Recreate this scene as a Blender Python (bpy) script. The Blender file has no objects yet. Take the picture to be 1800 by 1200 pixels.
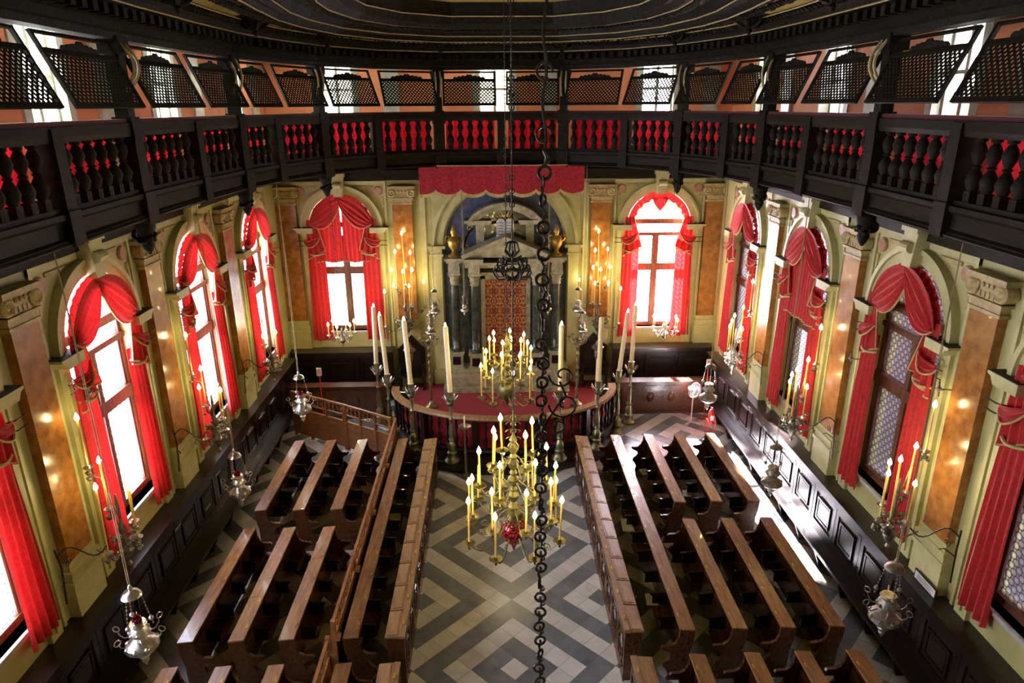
import bpy, math, random
from mathutils import Vector, Matrix
random.seed(7)
PI = math.pi
sc = bpy.context.scene
C = sc.collection
sin, cos = math.sin, math.cos

# ------------------------------------------------------------------ camera
cam_d = bpy.data.cameras.new('camera'); cam = bpy.data.objects.new('camera', cam_d); C.objects.link(cam)
cam_d.sensor_width = 36.0; cam_d.lens = 1207.93/1800*36.0; cam_d.clip_start = .05; cam_d.clip_end = 200
_p, _y, _r = [math.radians(a) for a in (18.979, 1.504, -0.365)]
_f = Vector((sin(_y)*cos(_p), cos(_y)*cos(_p), -sin(_p))); _R = Vector((cos(_y), -sin(_y), 0)); _U = _R.cross(_f)
_r2 = cos(_r)*_R + sin(_r)*_U; _u2 = -sin(_r)*_R + cos(_r)*_U
cam.matrix_world = Matrix(((_r2.x, _u2.x, -_f.x, -.2457), (_r2.y, _u2.y, -_f.y, 0), (_r2.z, _u2.z, -_f.z, 8.8), (0, 0, 0, 1)))
sc.camera = cam

# ------------------------------------------------------------------ light, world, exposure
W = bpy.data.worlds.new('sky'); sc.world = W; W.use_nodes = True
bg = W.node_tree.nodes['Background']; bg.inputs[0].default_value = (.88, .945, 1.0, 1); bg.inputs[1].default_value = 14.0
sun_d = bpy.data.lights.new('sun', 'SUN'); sun_d.energy = 230; sun_d.angle = math.radians(1.8); sun_d.color = (1, .95, .86)
sun = bpy.data.objects.new('sun', sun_d); C.objects.link(sun)
sun.rotation_euler = Vector((.17, -1, -.63)).to_track_quat('-Z', 'Y').to_euler(); sun.location = (-4, 30, 20)
sc.view_settings.view_transform = 'Standard'; sc.view_settings.look = 'None'
sc.view_settings.gamma = 1.0; sc.view_settings.use_curve_mapping = False
sc.view_settings.exposure = 2.0
cy = sc.cycles
cy.use_denoising = True; cy.use_adaptive_sampling = True; cy.adaptive_threshold = .02
cy.max_bounces = 7; cy.diffuse_bounces = 4; cy.glossy_bounces = 3; cy.transmission_bounces = 4; cy.transparent_max_bounces = 10
cy.caustics_reflective = False; cy.caustics_refractive = False; cy.sample_clamp_indirect = 6.0; cy.use_light_tree = True

WX = 6.65; WY = 20.7; BY = -2.6           # inner wall planes (side, far, back)
WIN_Y = [18.27, 14.45, 10.70, 7.05, 3.35]  # window centres down each side wall
PIL_Y = [16.36, 12.57, 8.92, 5.2, 1.5]

def portal(x, y, z, rz, w, h):
    d = bpy.data.lights.new('window_daylight', 'AREA'); d.shape = 'RECTANGLE'; d.size = w; d.size_y = h
    d.cycles.is_portal = True
    o = bpy.data.objects.new('window_daylight', d); C.objects.link(o)
    o.location = (x, y, z); o.rotation_euler = (PI/2, 0, rz)
for wy in WIN_Y:
    portal(-WX-.42, wy, 4.3, -PI/2, 2.0, 4.4); portal(WX+.42, wy, 4.3, PI/2, 2.0, 4.4)
    portal(-WX-.25, wy, 9.2, -PI/2, 1.0, 1.6); portal(WX+.25, wy, 9.2, PI/2, 1.0, 1.6)
for wx in (-4.76, 4.74): portal(wx, WY+.42, 4.3, PI, 2.0, 4.4)
for wx in (-4.6, -.15, 4.5): portal(wx, WY+.25, 9.2, PI, 1.0, 1.6)

# ------------------------------------------------------------------ materials
def srgb(*c): return tuple(((v/12.92) if v <= .04045 else ((v+.055)/1.055)**2.4) for v in c)+(1,)
def N(nt, t, **k):
    n = nt.nodes.new(t)
    for a, b in k.items(): setattr(n, a, b)
    return n
def mat(name, c1, c2=None, rough=.5, metal=0, scale=4, stretch=(1, 1, 1), detail=4, bump=0, lo=.35, hi=.65, island=0, coat=0, spec=.5):
    m = bpy.data.materials.new(name); m.use_nodes = True; nt = m.node_tree; b = nt.nodes['Principled BSDF']; L = nt.links.new
    b.inputs['Roughness'].default_value = rough; b.inputs['Metallic'].default_value = metal
    b.inputs['Coat Weight'].default_value = coat; b.inputs['Specular IOR Level'].default_value = spec
    c2 = c2 or tuple(x*.72 for x in c1)
    tc = N(nt, 'ShaderNodeTexCoord'); mp = N(nt, 'ShaderNodeMapping'); mp.inputs['Scale'].default_value = stretch
    L(tc.outputs['Object'], mp.inputs['Vector'])
    nz = N(nt, 'ShaderNodeTexNoise'); nz.inputs['Scale'].default_value = scale; nz.inputs['Detail'].default_value = detail
    nz.inputs['Roughness'].default_value = .6
    L(mp.outputs[0], nz.inputs['Vector'])
    rp = N(nt, 'ShaderNodeValToRGB'); rp.color_ramp.elements[0].position = lo; rp.color_ramp.elements[1].position = hi
    rp.color_ramp.elements[0].color = (*c2[:3], 1); rp.color_ramp.elements[1].color = (*c1[:3], 1)
    L(nz.outputs['Fac'], rp.inputs[0]); out = rp.outputs[0]
    if island:
        ge = N(nt, 'ShaderNodeNewGeometry'); mr = N(nt, 'ShaderNodeMapRange'); mr.inputs[3].default_value = 1-island; mr.inputs[4].default_value = 1+island
        L(ge.outputs['Random Per Island'], mr.inputs[0])
        mx = N(nt, 'ShaderNodeMix', data_type='RGBA', blend_type='MULTIPLY'); mx.inputs[0].default_value = 1
        L(out, mx.inputs[6]); L(mr.outputs[0], mx.inputs[7]); out = mx.outputs[2]
    L(out, b.inputs['Base Color'])
    if bump:
        bp = N(nt, 'ShaderNodeBump'); bp.inputs['Strength'].default_value = bump; bp.inputs['Distance'].default_value = .02
        L(nz.outputs['Fac'], bp.inputs['Height']); L(bp.outputs[0], b.inputs['Normal'])
    return m
M = {}
M['cream'] = mat('cream_stucco', (.53, .50, .215), (.41, .385, .145), rough=.45, scale=1.3, detail=5)
M['cream2'] = mat('cream_moulding', (.58, .555, .27), (.45, .425, .19), rough=.4, scale=3)
M['ochre'] = mat('ochre_capital', (.55, .44, .2), (.36, .27, .11), rough=.5, scale=9)
M['roundel'] = mat('pink_marble', (.55, .3, .2), (.42, .2, .13), rough=.35, scale=14)
M['marble'] = mat('brown_veined_marble', (.47, .20, .042), (.21, .07, .014), rough=.24, scale=5.5, detail=10, lo=.30, hi=.68, coat=.12)
M['orange'] = mat('orange_plaster', (.85, .33, .14), (.74, .27, .11), rough=.7, scale=1.2)
M['gallery'] = mat('grey_brown_gallery_wood', (.020, .0145, .008), (.009, .0065, .0035), spec=.15, rough=.6, scale=5, stretch=(1, 1, 4), detail=6, bump=.1)
M['dark'] = mat('dark_walnut', (.017, .009, .0065), (.007, .004, .003), rough=.3, scale=5, stretch=(1, 1, .35), detail=6, coat=.2)
M['pew'] = mat('polished_pew_walnut', (.12, .044, .015), (.045, .016, .006), rough=.27, scale=5, stretch=(5, .6, 3), detail=7, coat=.25)
M['pewtop'] = mat('worn_pew_top', (.31, .155, .052), (.14, .06, .02), rough=.33, scale=3, stretch=(6, .8, 1), detail=7, coat=.2)
M['desk'] = mat('honey_desk_wood', (.36, .215, .09), (.19, .095, .035), rough=.35, scale=3, stretch=(6, 1, 1), detail=7)
M['honey'] = mat('honey_screen_wood', (.30, .13, .04), (.18, .07, .02), rough=.4, scale=4, stretch=(1, 1, 3), detail=6)
M['carved'] = mat('carved_ceiling_wood', (.018, .014, .007), (.004, .003, .002), spec=.15, rough=.6, scale=11, detail=8, bump=.8)
M['olive'] = mat('olive_ceiling_panel', (.42, .32, .07), (.30, .22, .04), rough=.6, scale=2)
M['brass'] = mat('old_brass', (.26, .23, .09), (.12, .105, .04), rough=.42, metal=.85, scale=12)
M['candlebrass'] = mat('patinated_bronze', (.36, .36, .2), (.2, .2, .11), rough=.35, metal=.9, scale=12)
M['silver'] = mat('tarnished_silver', (.72, .72, .68), (.42, .42, .38), rough=.3, metal=1, scale=14)
M['pewter'] = mat('dull_pewter', (.34, .31, .25), (.16, .14, .11), rough=.45, metal=.8, scale=14)
M['iron'] = mat('wrought_iron', (.075, .065, .05), (.03, .025, .02), rough=.38, metal=.8, scale=20)
M['gold'] = mat('gilding', (.62, .42, .1), (.4, .25, .06), rough=.35, metal=.7, scale=12)
M['wax'] = mat('ivory_wax', (.85, .76, .5), (.8, .7, .43), rough=.45, scale=5)
M['ywax'] = mat('yellow_taper_wax', (.86, .60, .16), (.8, .52, .12), rough=.45, scale=5)
M['white'] = mat('white_marble', (.60, .59, .47), (.40, .39, .28), rough=.3, scale=4)
M['arkstone'] = mat('aged_marble', (.50, .48, .33), (.24, .23, .14), rough=.35, scale=5, detail=7)
M['green'] = mat('dark_green_marble', (.09, .11, .085), (.03, .042, .032), rough=.18, scale=5, detail=8, coat=.3)
M['blue'] = mat('blue_niche_paint', (.09, .115, .19), (.045, .055, .10), rough=.6, scale=6)
M['carpet'] = mat('crimson_carpet', (.32, .035, .045), (.24, .025, .035), rough=.9, scale=30)
M['tile_l'] = mat('pale_marble_tile', (.70, .705, .66), (.56, .565, .53), rough=.28, scale=2.5, detail=8, island=.12)
M['tile_d'] = mat('slate_marble_tile', (.23, .255, .27), (.14, .155, .17), rough=.25, scale=3, detail=8, lo=.3, hi=.75, island=.16)
M['grout'] = mat('grout', (.2, .19, .17), rough=.8)
M['dust'] = mat('sooty_ledge_top', (.06, .055, .045), (.03, .028, .022), rough=.8, scale=8)
M['stone'] = mat('sill_stone', (.5, .5, .46), (.4, .4, .37), rough=.4, scale=5)
M['frame'] = mat('window_frame_wood', (.19, .075, .035), (.1, .04, .02), rough=.4, scale=5, stretch=(4, 4, .6), detail=5)
M['plastic'] = mat('white_plastic', (.75, .76, .75), rough=.4)
M['paper'] = mat('white_paper', (.75, .75, .72), rough=.7)
M['yellow'] = mat('yellow_cover', (.45, .36, .06), rough=.5)
M['redpaint'] = mat('red_paint', (.6, .02, .02), rough=.35)
M['outside'] = mat('grey_lilac_render', (.82, .78, .88), (.70, .66, .78), rough=.9, scale=.6)
M['darkpave'] = mat('dark_wet_paving', (.05, .05, .055), (.03, .03, .035), rough=.8)
M['plank'] = mat('walkway_boards', (.42, .3, .18), (.28, .19, .1), rough=.6, scale=3, stretch=(6, 1, 1))  # boards made pale to bounce light up the gallery walls
M['rope'] = mat('cord', (.42, .34, .17), rough=.8)

def cloth(name, c, trans=.5, pattern=0):
    m = bpy.data.materials.new(name); m.use_nodes = True; nt = m.node_tree; L = nt.links.new
    for n in list(nt.nodes): nt.nodes.remove(n)
    o = N(nt, 'ShaderNodeOutputMaterial'); mx = N(nt, 'ShaderNodeMixShader'); mx.inputs[0].default_value = trans
    d = N(nt, 'ShaderNodeBsdfPrincipled'); d.inputs['Roughness'].default_value = .75; d.inputs['Sheen Weight'].default_value = .2
    t = N(nt, 'ShaderNodeBsdfTranslucent')
    tc = N(nt, 'ShaderNodeTexCoord'); nz = N(nt, 'ShaderNodeTexNoise'); nz.inputs['Scale'].default_value = 16
    rp = N(nt, 'ShaderNodeValToRGB'); rp.color_ramp.elements[0].color = (*[x*(.8-.2*pattern) for x in c], 1); rp.color_ramp.elements[1].color = (*c, 1)
    rp.color_ramp.elements[0].position = .4; rp.color_ramp.elements[1].position = .6
    L(tc.outputs['Object'], nz.inputs['Vector']); L(nz.outputs['Fac'], rp.inputs[0])
    L(rp.outputs[0], d.inputs['Base Color']); L(rp.outputs[0], t.inputs['Color'])
    L(d.outputs[0], mx.inputs[1]); L(t.outputs[0], mx.inputs[2]); L(mx.outputs[0], o.inputs[0])
    return m
M['red'] = cloth('scarlet_curtain_silk', (.58, .018, .018), .16)
M['valance'] = cloth('crimson_damask', (.50, .012, .03), .08, 1)
M['redcloth'] = cloth('crimson_backing_cloth', (.72, .015, .035), .5)
M['trim'] = cloth('gold_fringe', (.62, .50, .20), .15)
M['velvet'] = cloth('dark_red_velvet', (.10, .004, .008), 0)

def emis(name, col, s):
    m = bpy.data.materials.new(name); m.use_nodes = True; nt = m.node_tree
    b = nt.nodes['Principled BSDF']; b.inputs['Base Color'].default_value = (*col, 1)
    b.inputs['Emission Color'].default_value = (*col, 1); b.inputs['Emission Strength'].default_value = s
    return m
M['flame'] = emis('candle_flame', (1, .78, .36), 22)
M['flame2'] = emis('candle_flame_dim', (1, .72, .34), 60)
m = mat('red_flecked_glass', (.75, .01, .03), (.035, .008, .006), rough=.15, scale=34, detail=1, lo=.52, hi=.60, coat=.5); M['redfleck'] = m  # red flecks put reflections into the dark bowl glass; lamp cups share it

def glass_mat():
    m = bpy.data.materials.new('bullseye_leaded_glass'); m.use_nodes = True; nt = m.node_tree; L = nt.links.new
    for n in list(nt.nodes): nt.nodes.remove(n)
    o = N(nt, 'ShaderNodeOutputMaterial')
    tc = N(nt, 'ShaderNodeTexCoord'); sp = N(nt, 'ShaderNodeSeparateXYZ'); L(tc.outputs['Object'], sp.inputs[0])
    cb = N(nt, 'ShaderNodeCombineXYZ'); L(sp.outputs[0], cb.inputs[0]); L(sp.outputs[2], cb.inputs[1])
    mp = N(nt, 'ShaderNodeMapping'); mp.inputs['Rotation'].default_value = (0, 0, PI/4); L(cb.outputs[0], mp.inputs[0])
    vo = N(nt, 'ShaderNodeTexVoronoi', voronoi_dimensions='2D', feature='F1'); vo.inputs['Scale'].default_value = 9.3; vo.inputs['Randomness'].default_value = 0
    L(mp.outputs[0], vo.inputs['Vector'])
    r = N(nt, 'ShaderNodeValToRGB'); e = r.color_ramp.elements           # lead came around each roundel
    e[0].position = 0; e[0].color = (0, 0, 0, 1); e[1].position = .43; e[1].color = (0, 0, 0, 1)
    for p_, c_ in ((.44, 1), (.51, 1), (.53, 0)):
        q = e.new(p_); q.color = (c_, c_, c_, 1)
    L(vo.outputs['Distance'], r.inputs[0])
    t = N(nt, 'ShaderNodeValToRGB'); e = t.color_ramp.elements           # lens brightness of each roundel put into the tint: clear middle, violet rim
    e[0].position = .0; e[0].color = (.97, .97, 1, 1); e[1].position = .43; e[1].color = (.50, .48, .64, 1)
    L(vo.outputs['Distance'], t.inputs[0])
    tr = N(nt, 'ShaderNodeBsdfTransparent'); L(t.outputs[0], tr.inputs[0])
    tl = N(nt, 'ShaderNodeBsdfTranslucent'); L(t.outputs[0], tl.inputs[0])
    gl = N(nt, 'ShaderNodeBsdfGlossy'); gl.inputs['Roughness'].default_value = .1; gl.inputs[0].default_value = (.8, .8, .8, 1)
    m1 = N(nt, 'ShaderNodeMixShader'); m1.inputs[0].default_value = .25; L(tr.outputs[0], m1.inputs[1]); L(tl.outputs[0], m1.inputs[2])
    m2 = N(nt, 'ShaderNodeMixShader'); m2.inputs[0].default_value = .05; L(m1.outputs[0], m2.inputs[1]); L(gl.outputs[0], m2.inputs[2])
    ld = N(nt, 'ShaderNodeBsdfDiffuse'); ld.inputs[0].default_value = (.08, .08, .09, 1)
    m3 = N(nt, 'ShaderNodeMixShader'); L(r.outputs[0], m3.inputs[0]); L(m2.outputs[0], m3.inputs[1]); L(ld.outputs[0], m3.inputs[2])
    L(m3.outputs[0], o.inputs[0]); return m
M['glass'] = glass_mat()

m = bpy.data.materials.new('clear_glass'); m.use_nodes = True; nt = m.node_tree
for n in list(nt.nodes): nt.nodes.remove(n)
o = N(nt, 'ShaderNodeOutputMaterial'); mx = N(nt, 'ShaderNodeMixShader'); mx.inputs[0].default_value = .06; tr = N(nt, 'ShaderNodeBsdfTransparent'); gl = N(nt, 'ShaderNodeBsdfGlossy'); gl.inputs['Roughness'].default_value = .05
nt.links.new(tr.outputs[0], mx.inputs[1]); nt.links.new(gl.outputs[0], mx.inputs[2]); nt.links.new(mx.outputs[0], o.inputs[0]); M['clear'] = m

def damask_mat():
    m = bpy.data.materials.new('red_gold_brocade'); m.use_nodes = True; nt = m.node_tree; L = nt.links.new; b = nt.nodes['Principled BSDF']
    b.inputs['Roughness'].default_value = .55
    tc = N(nt, 'ShaderNodeTexCoord'); mp = N(nt, 'ShaderNodeMapping'); L(tc.outputs['Object'], mp.inputs[0])
    sx = N(nt, 'ShaderNodeSeparateXYZ'); L(mp.outputs[0], sx.inputs[0])
    ab = N(nt, 'ShaderNodeMath', operation='PINGPONG'); ab.inputs[1].default_value = .18; L(sx.outputs[0], ab.inputs[0])
    ac = N(nt, 'ShaderNodeMath', operation='PINGPONG'); ac.inputs[1].default_value = .31; L(sx.outputs[2], ac.inputs[0])
    cb = N(nt, 'ShaderNodeCombineXYZ'); L(ab.outputs[0], cb.inputs[0]); L(ac.outputs[0], cb.inputs[1])
    nz = N(nt, 'ShaderNodeTexNoise'); nz.inputs['Scale'].default_value = 21; nz.inputs['Detail'].default_value = 1.5; nz.inputs['Distortion'].default_value = 1.2
    L(cb.outputs[0], nz.inputs[0])
    r = N(nt, 'ShaderNodeValToRGB'); r.color_ramp.elements[0].position = .51; r.color_ramp.elements[1].position = .55
    r.color_ramp.elements[0].color = (.22, .015, .012, 1); r.color_ramp.elements[1].color = (.62, .36, .09, 1)
    L(nz.outputs['Fac'], r.inputs[0]); L(r.outputs[0], b.inputs['Base Color']); return m
M['brocade'] = damask_mat()

# ------------------------------------------------------------------ mesh builder
class MB:
    def __init__(s): s.v = []; s.f = []; s.m = []
    def add(s, vs, fs, mi=0):
        o = len(s.v); s.v += [tuple(a) for a in vs]; s.f += [tuple(i+o for i in f) for f in fs]; s.m += [mi]*len(fs); return s
    def box(s, x0, y0, z0, x1, y1, z1, mi=0, M4=None):
        x0, x1 = sorted((x0, x1)); y0, y1 = sorted((y0, y1)); z0, z1 = sorted((z0, z1))
        v = [(x0, y0, z0), (x1, y0, z0), (x1, y1, z0), (x0, y1, z0), (x0, y0, z1), (x1, y0, z1), (x1, y1, z1), (x0, y1, z1)]
        if M4: v = [tuple(M4 @ Vector(a)) for a in v]
        return s.add(v, [(0, 3, 2, 1), (4, 5, 6, 7), (0, 1, 5, 4), (1, 2, 6, 5), (2, 3, 7, 6), (3, 0, 4, 7)], mi)
    def prism(s, poly, a0, a1, axis='y', mi=0):
        # poly in the two remaining axes: axis y -> (x,z); axis x -> (y,z); axis z -> (x,y)
        def P(p, a): return (p[0], a, p[1]) if axis == 'y' else ((a, p[0], p[1]) if axis == 'x' else (p[0], p[1], a))
        n = len(poly); v = [P(p, a0) for p in poly]+[P(p, a1) for p in poly]
        return s.add(v, [tuple(range(n)), tuple(range(2*n-1, n-1, -1))]+[(i, i+n, (i+1) % n+n, (i+1) % n) for i in range(n)], mi)
    def lathe(s, prof, cx=0, cy=0, z0=0, seg=16, mi=0, M4=None):
        v = []; f = []; n = len(prof)
        for r, z in prof:
            for k in range(seg):
                a = 2*PI*k/seg; v.append((cx+r*cos(a), cy+r*sin(a), z0+z))
        for i in range(n-1):
            for k in range(seg):
                k2 = (k+1) % seg; f.append((i*seg+k, i*seg+k2, (i+1)*seg+k2, (i+1)*seg+k))
        if prof[0][0] > .0005: f.append(tuple(range(seg-1, -1, -1)))
        if prof[-1][0] > .0005: f.append(tuple((n-1)*seg+k for k in range(seg)))
        if M4: v = [tuple(M4 @ Vector(a)) for a in v]
        return s.add(v, f, mi)
    def tube(s, pts, r, seg=6, closed=False, mi=0):
        pts = [Vector(p) for p in pts]; n = len(pts); v = []; f = []; up = Vector((0, 0, 1))
        last = None
        for i, p in enumerate(pts):
            a = pts[(i-1) % n] if (closed or i > 0) else p; b = pts[(i+1) % n] if (closed or i < n-1) else p
            t = (b-a).normalized() if (b-a).length > 1e-9 else Vector((0, 0, 1))
            if last is None: u = t.cross(up if abs(t.z) < .95 else Vector((1, 0, 0))).normalized()
            else:
                u = last-t*last.dot(t)
                u = u.normalized() if u.length > 1e-6 else t.cross(up).normalized()
            last = u; w = t.cross(u); rr = r[i] if isinstance(r, (list, tuple)) else r
            for k in range(seg):
                an = 2*PI*k/seg; q = p+(u*cos(an)+w*sin(an))*rr; v.append((q.x, q.y, q.z))
        m_ = n if closed else n-1
        for i in range(m_):
            j = (i+1) % n
            for k in range(seg): f.append((i*seg+k, i*seg+(k+1) % seg, j*seg+(k+1) % seg, j*seg+k))
        if not closed: f += [tuple(range(seg-1, -1, -1)), tuple((n-1)*seg+k for k in range(seg))]
        return s.add(v, f, mi)
    def grid(s, fn, nu, nv, mi=0, wrap=False):
        v = [tuple(fn(i/nu, j/nv)) for j in range(nv+1) for i in range(nu+1)]
        return s.add(v, [(j*(nu+1)+i, j*(nu+1)+i+1, (j+1)*(nu+1)+i+1, (j+1)*(nu+1)+i) for j in range(nv) for i in range(nu)], mi)
    def ball(s, c, r, seg=10, ring=6, sq=1, mi=0):
        pr = [(max(.0001, r*sin(PI*i/ring)), -r*sq*cos(PI*i/ring)) for i in range(ring+1)]
        return s.lathe(pr, c[0], c[1], c[2], seg, mi)
    def torus(s, c, R, r, nrm='y', seg=14, sub=6, sx=1, sz=1, mi=0):
        pts = []
        for k in range(seg):
            a = 2*PI*k/seg; u, w = R*cos(a)*sx, R*sin(a)*sz
            pts.append((c[0]+u, c[1], c[2]+w) if nrm == 'y' else ((c[0], c[1]+u, c[2]+w) if nrm == 'x' else (c[0]+u, c[1]+w, c[2])))
        return s.tube(pts, r, sub, True, mi)
    def build(s, name, mats, parent=None, smooth=False, loc=None, rz=0, kind=None):
        me = bpy.data.meshes.new(name); me.from_pydata(s.v, [], s.f)
        mats = mats if isinstance(mats, (list, tuple)) else [mats]
        for k in mats: me.materials.append(M[k])
        if len(mats) > 1: me.polygons.foreach_set('material_index', s.m)
        if smooth:
            me.polygons.foreach_set('use_smooth', [True]*len(me.polygons))
            try: me.set_sharp_from_angle(angle=math.radians(42))
            except Exception: pass
        me.update()
        o = bpy.data.objects.new(name, me); C.objects.link(o)
        if parent: o.parent = parent
        if loc: o.location = loc
        if rz: o.rotation_euler = (0, 0, rz)
        if kind: o['kind'] = kind
        return o
def thing(name, label, cat, loc=(0, 0, 0), rz=0, group=None):
    o = bpy.data.objects.new(name, None); C.objects.link(o); o.empty_display_size = .1
    o.location = loc; o.rotation_euler = (0, 0, rz); o['label'] = label; o['category'] = cat
    if group: o['group'] = group
    return o
def tag(o, label, cat, group=None):
    o['label'] = label; o['category'] = cat
    if group: o['group'] = group
    return o
KIDS = {}
def copy_tree(src, loc=None, rz=None, label=None, group=None, parent=None):
    c = src.copy(); C.objects.link(c); c.parent = parent
    if loc is not None: c.location = loc
    if rz is not None: c.rotation_euler = (0, 0, rz)
    if label: c['label'] = label
    if group: c['group'] = group
    for k in list(src.children): copy_tree(k, parent=c)
    return c
def ring_of(name, bm_src, parent, loc, rz=0):
    c = bm_src.copy(); C.objects.link(c); c.parent = parent; c.location = loc; c.rotation_euler = (0, 0, rz); return c

# ------------------------------------------------------------------ FLOOR (diamond pattern laid tile by tile)
DD = 3.35/7
fl = MB(); fl.add([(-7.4, -2.8, -.012), (7.4, -2.8, -.012), (7.4, 20.9, -.012), (-7.4, 20.9, -.012)], [(0, 1, 2, 3)], 2)
for i in range(-60, 40):
    for j in range(-60, 40):
        cx_ = (i-j)*DD/2; cyy = 10.65+(i+j+1)*DD/2
        if abs(cx_) > 6.55 or cyy < -2.4 or cyy > 20.6: continue
        I, J = i//7, j//7; p, q = i % 7, j % 7; rg = min(p, q, 6-p, 6-q)
        dark = (rg % 2 == 0) if (I+J) % 2 == 0 else (rg % 2 == 1)
        h = DD/2-.004
        fl.add([(cx_, cyy-h, 0), (cx_+h, cyy, 0), (cx_, cyy+h, 0), (cx_-h, cyy, 0)], [(0, 1, 2, 3)], 1 if dark else 0)
fl.build('floor', ['tile_l', 'tile_d', 'grout'], kind='structure')

# ------------------------------------------------------------------ WALLS with arched openings, in wall-local frames
# local frame: x along the wall, y outward, z up, wall plane at y=0
R0 = .97; SILL = 2.12; SPR = 5.39
def wall(name, x0, x1, cents, uw, ztop=10.3):
    w = MB(); cs = sorted(cents); e = x0
    def q(a, b, z0, z1): w.add([(a, 0, z0), (b, 0, z0), (b, 0, z1), (a, 0, z1)], [(0, 1, 2, 3)])
    for c in cs:
        q(e, c-R0, 0, 7.0); q(c-R0, c+R0, 0, SILL)
        n = 16; arc = [(c-R0*cos(PI*k/n), SPR+R0*sin(PI*k/n)) for k in range(n+1)]
        for k in range(n):
            a, b = arc[k], arc[k+1]
            w.add([(a[0], 0, a[1]), (b[0], 0, b[1]), (b[0], 0, 7.0), (a[0], 0, 7.0)], [(0, 1, 2, 3)])
        out = [(c-R0, SILL)]+arc+[(c+R0, SILL)]
        for k in range(len(out)-1):
            a, b = out[k], out[k+1]
            w.add([(a[0], 0, a[1]), (b[0], 0, b[1]), (b[0], .45, b[1]), (a[0], .45, a[1])], [(0, 1, 2, 3)])
        w.add([(c-R0, 0, SILL), (c+R0, 0, SILL), (c+R0, .45, SILL), (c-R0, .45, SILL)], [(0, 1, 2, 3)])
        e = c+R0
    q(e, x1, 0, 7.0)
    e = x0                                      # upper gallery wall, orange plaster with small windows
    for c in sorted(uw):
        w.add([(e, 0, 7.0), (c-.45, 0, 7.0), (c-.45, 0, ztop), (e, 0, ztop)], [(0, 1, 2, 3)], 1)
        w.add([(c-.45, 0, 7.0), (c+.45, 0, 7.0), (c+.45, 0, 8.45), (c-.45, 0, 8.45)], [(0, 1, 2, 3)], 1)
        w.add([(c-.45, 0, 9.98), (c+.45, 0, 9.98), (c+.45, 0, ztop), (c-.45, 0, ztop)], [(0, 1, 2, 3)], 1)
        for a in (c-.45, c+.45): w.add([(a, 0, 8.45), (a, .28, 8.45), (a, .28, 9.98), (a, 0, 9.98)], [(0, 1, 2, 3)], 2)
        for z in (8.45, 9.98): w.add([(c-.45, 0, z), (c+.45, 0, z), (c+.45, .28, z), (c-.45, .28, z)], [(0, 1, 2, 3)], 2)
        for a in (c-.62, c+.45): w.box(a, -.03, 8.3, a+.17, 0, 10.1, 2)
        w.box(c+1.3, -.06, 7.3, c+1.75, 0, 10.1, 2)
        e = c+.45
    w.add([(e, 0, 7.0), (x1, 0, 7.0), (x1, 0, ztop), (e, 0, ztop)], [(0, 1, 2, 3)], 1)
    return w.build(name, ['cream', 'orange', 'white'], kind='structure')
wf = wall('wall_far', -WX-.1, WX+.1, [-4.76, 4.74], [-4.6, -.15, 4.5]); wf.location = (0, WY, 0)
wl = wall('wall_left', BY, WY+.1, WIN_Y, WIN_Y); wl.location = (-WX, 0, 0); wl.rotation_euler = (0, 0, PI/2)
# right wall: local x = -world y
wr = wall('wall_right', -WY-.1, -BY, [-y for y in WIN_Y], [-y for y in WIN_Y]); wr.location = (WX, 0, 0); wr.rotation_euler = (0, 0, -PI/2)
MB().add([(-7, BY, 0), (7, BY, 0), (7, BY, 12), (-7, BY, 12)], [(0, 1, 2, 3)]).build('wall_back', 'cream', kind='structure')

# ---- mouldings of one window bay (part of its wall)
bay = MB(); n = 28
def arcband(mb, r0, r1, y0, y1, zc=SPR, a0=0, a1=PI, n=28, mi=0, cx=0):
    pts = [(a0+(a1-a0)*k/n) for k in range(n+1)]
    for k in range(n):
        a, b = pts[k], pts[k+1]
        P = lambda r, t, y: (cx-r*cos(t), y, zc+r*sin(t))
        v = [P(r0, a, y0), P(r0, b, y0), P(r1, b, y0), P(r1, a, y0), P(r0, a, y1), P(r0, b, y1), P(r1, b, y1), P(r1, a, y1)]
        mb.add(v, [(0, 1, 2, 3), (4, 7, 6, 5), (0, 4, 5, 1), (3, 2, 6, 7)]+([(0, 3, 7, 4)] if k == 0 else [])+([(1, 5, 6, 2)] if k == n-1 else []), mi)
arcband(bay, R0, 1.14, -.09, 0); arcband(bay, 1.14, 1.22, -.14, 0)
for s in (-1, 1):
    bay.prism([(s*.84, SPR-.16), (s*.84, SPR), (s*1.40, SPR), (s*1.40, SPR-.035), (s*1.33, SPR-.06), (s*1.27, SPR-.16)], -.26, 0)
    bay.box(s*.85, -.255, SPR, s*1.39, 0, SPR+.012, 4); bay.box(s*R0, -.07, 1.6, s*1.22, 0, SPR-.16); bay.box(s*1.07, -.1, 1.7, s*1.13, 0, SPR-.3)
    bay.box(s*1.30, -.045, 1.6, s*1.36, 0, 6.72); bay.box(s*.2, -.05, 6.62, s*1.36, 0, 6.72)
    bay.lathe([(.0001, .05), (.11, .05), (.13, .02), (.13, 0)], M4=Matrix.Translation((s*1.14, 0, 6.44)) @ Matrix.Rotation(PI/2, 4, 'X'), seg=18, mi=1)
    bay.prism([(s*.45, 6.58), (s*.98, 6.58), (s*.98, 6.52), (s*.75, 6.5)], -.03, 0, mi=2); bay.prism([(s*1.2, 6.25), (s*1.27, 6.25), (s*1.27, 5.95), (s*1.24, 5.95)], -.03, 0, mi=2)
bay.prism([(-.12, 6.3), (.12, 6.3), (.19, 6.86), (-.19, 6.86)], -.26, 0); bay.box(-.22, -.3, 6.86, .22, 0, 6.98); bay.lathe([(.09, -.12), (.09, .12)], M4=Matrix.Translation((0, -.28, 6.62)) @ Matrix.Rotation(PI/2, 4, 'Y'), seg=12)
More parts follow.
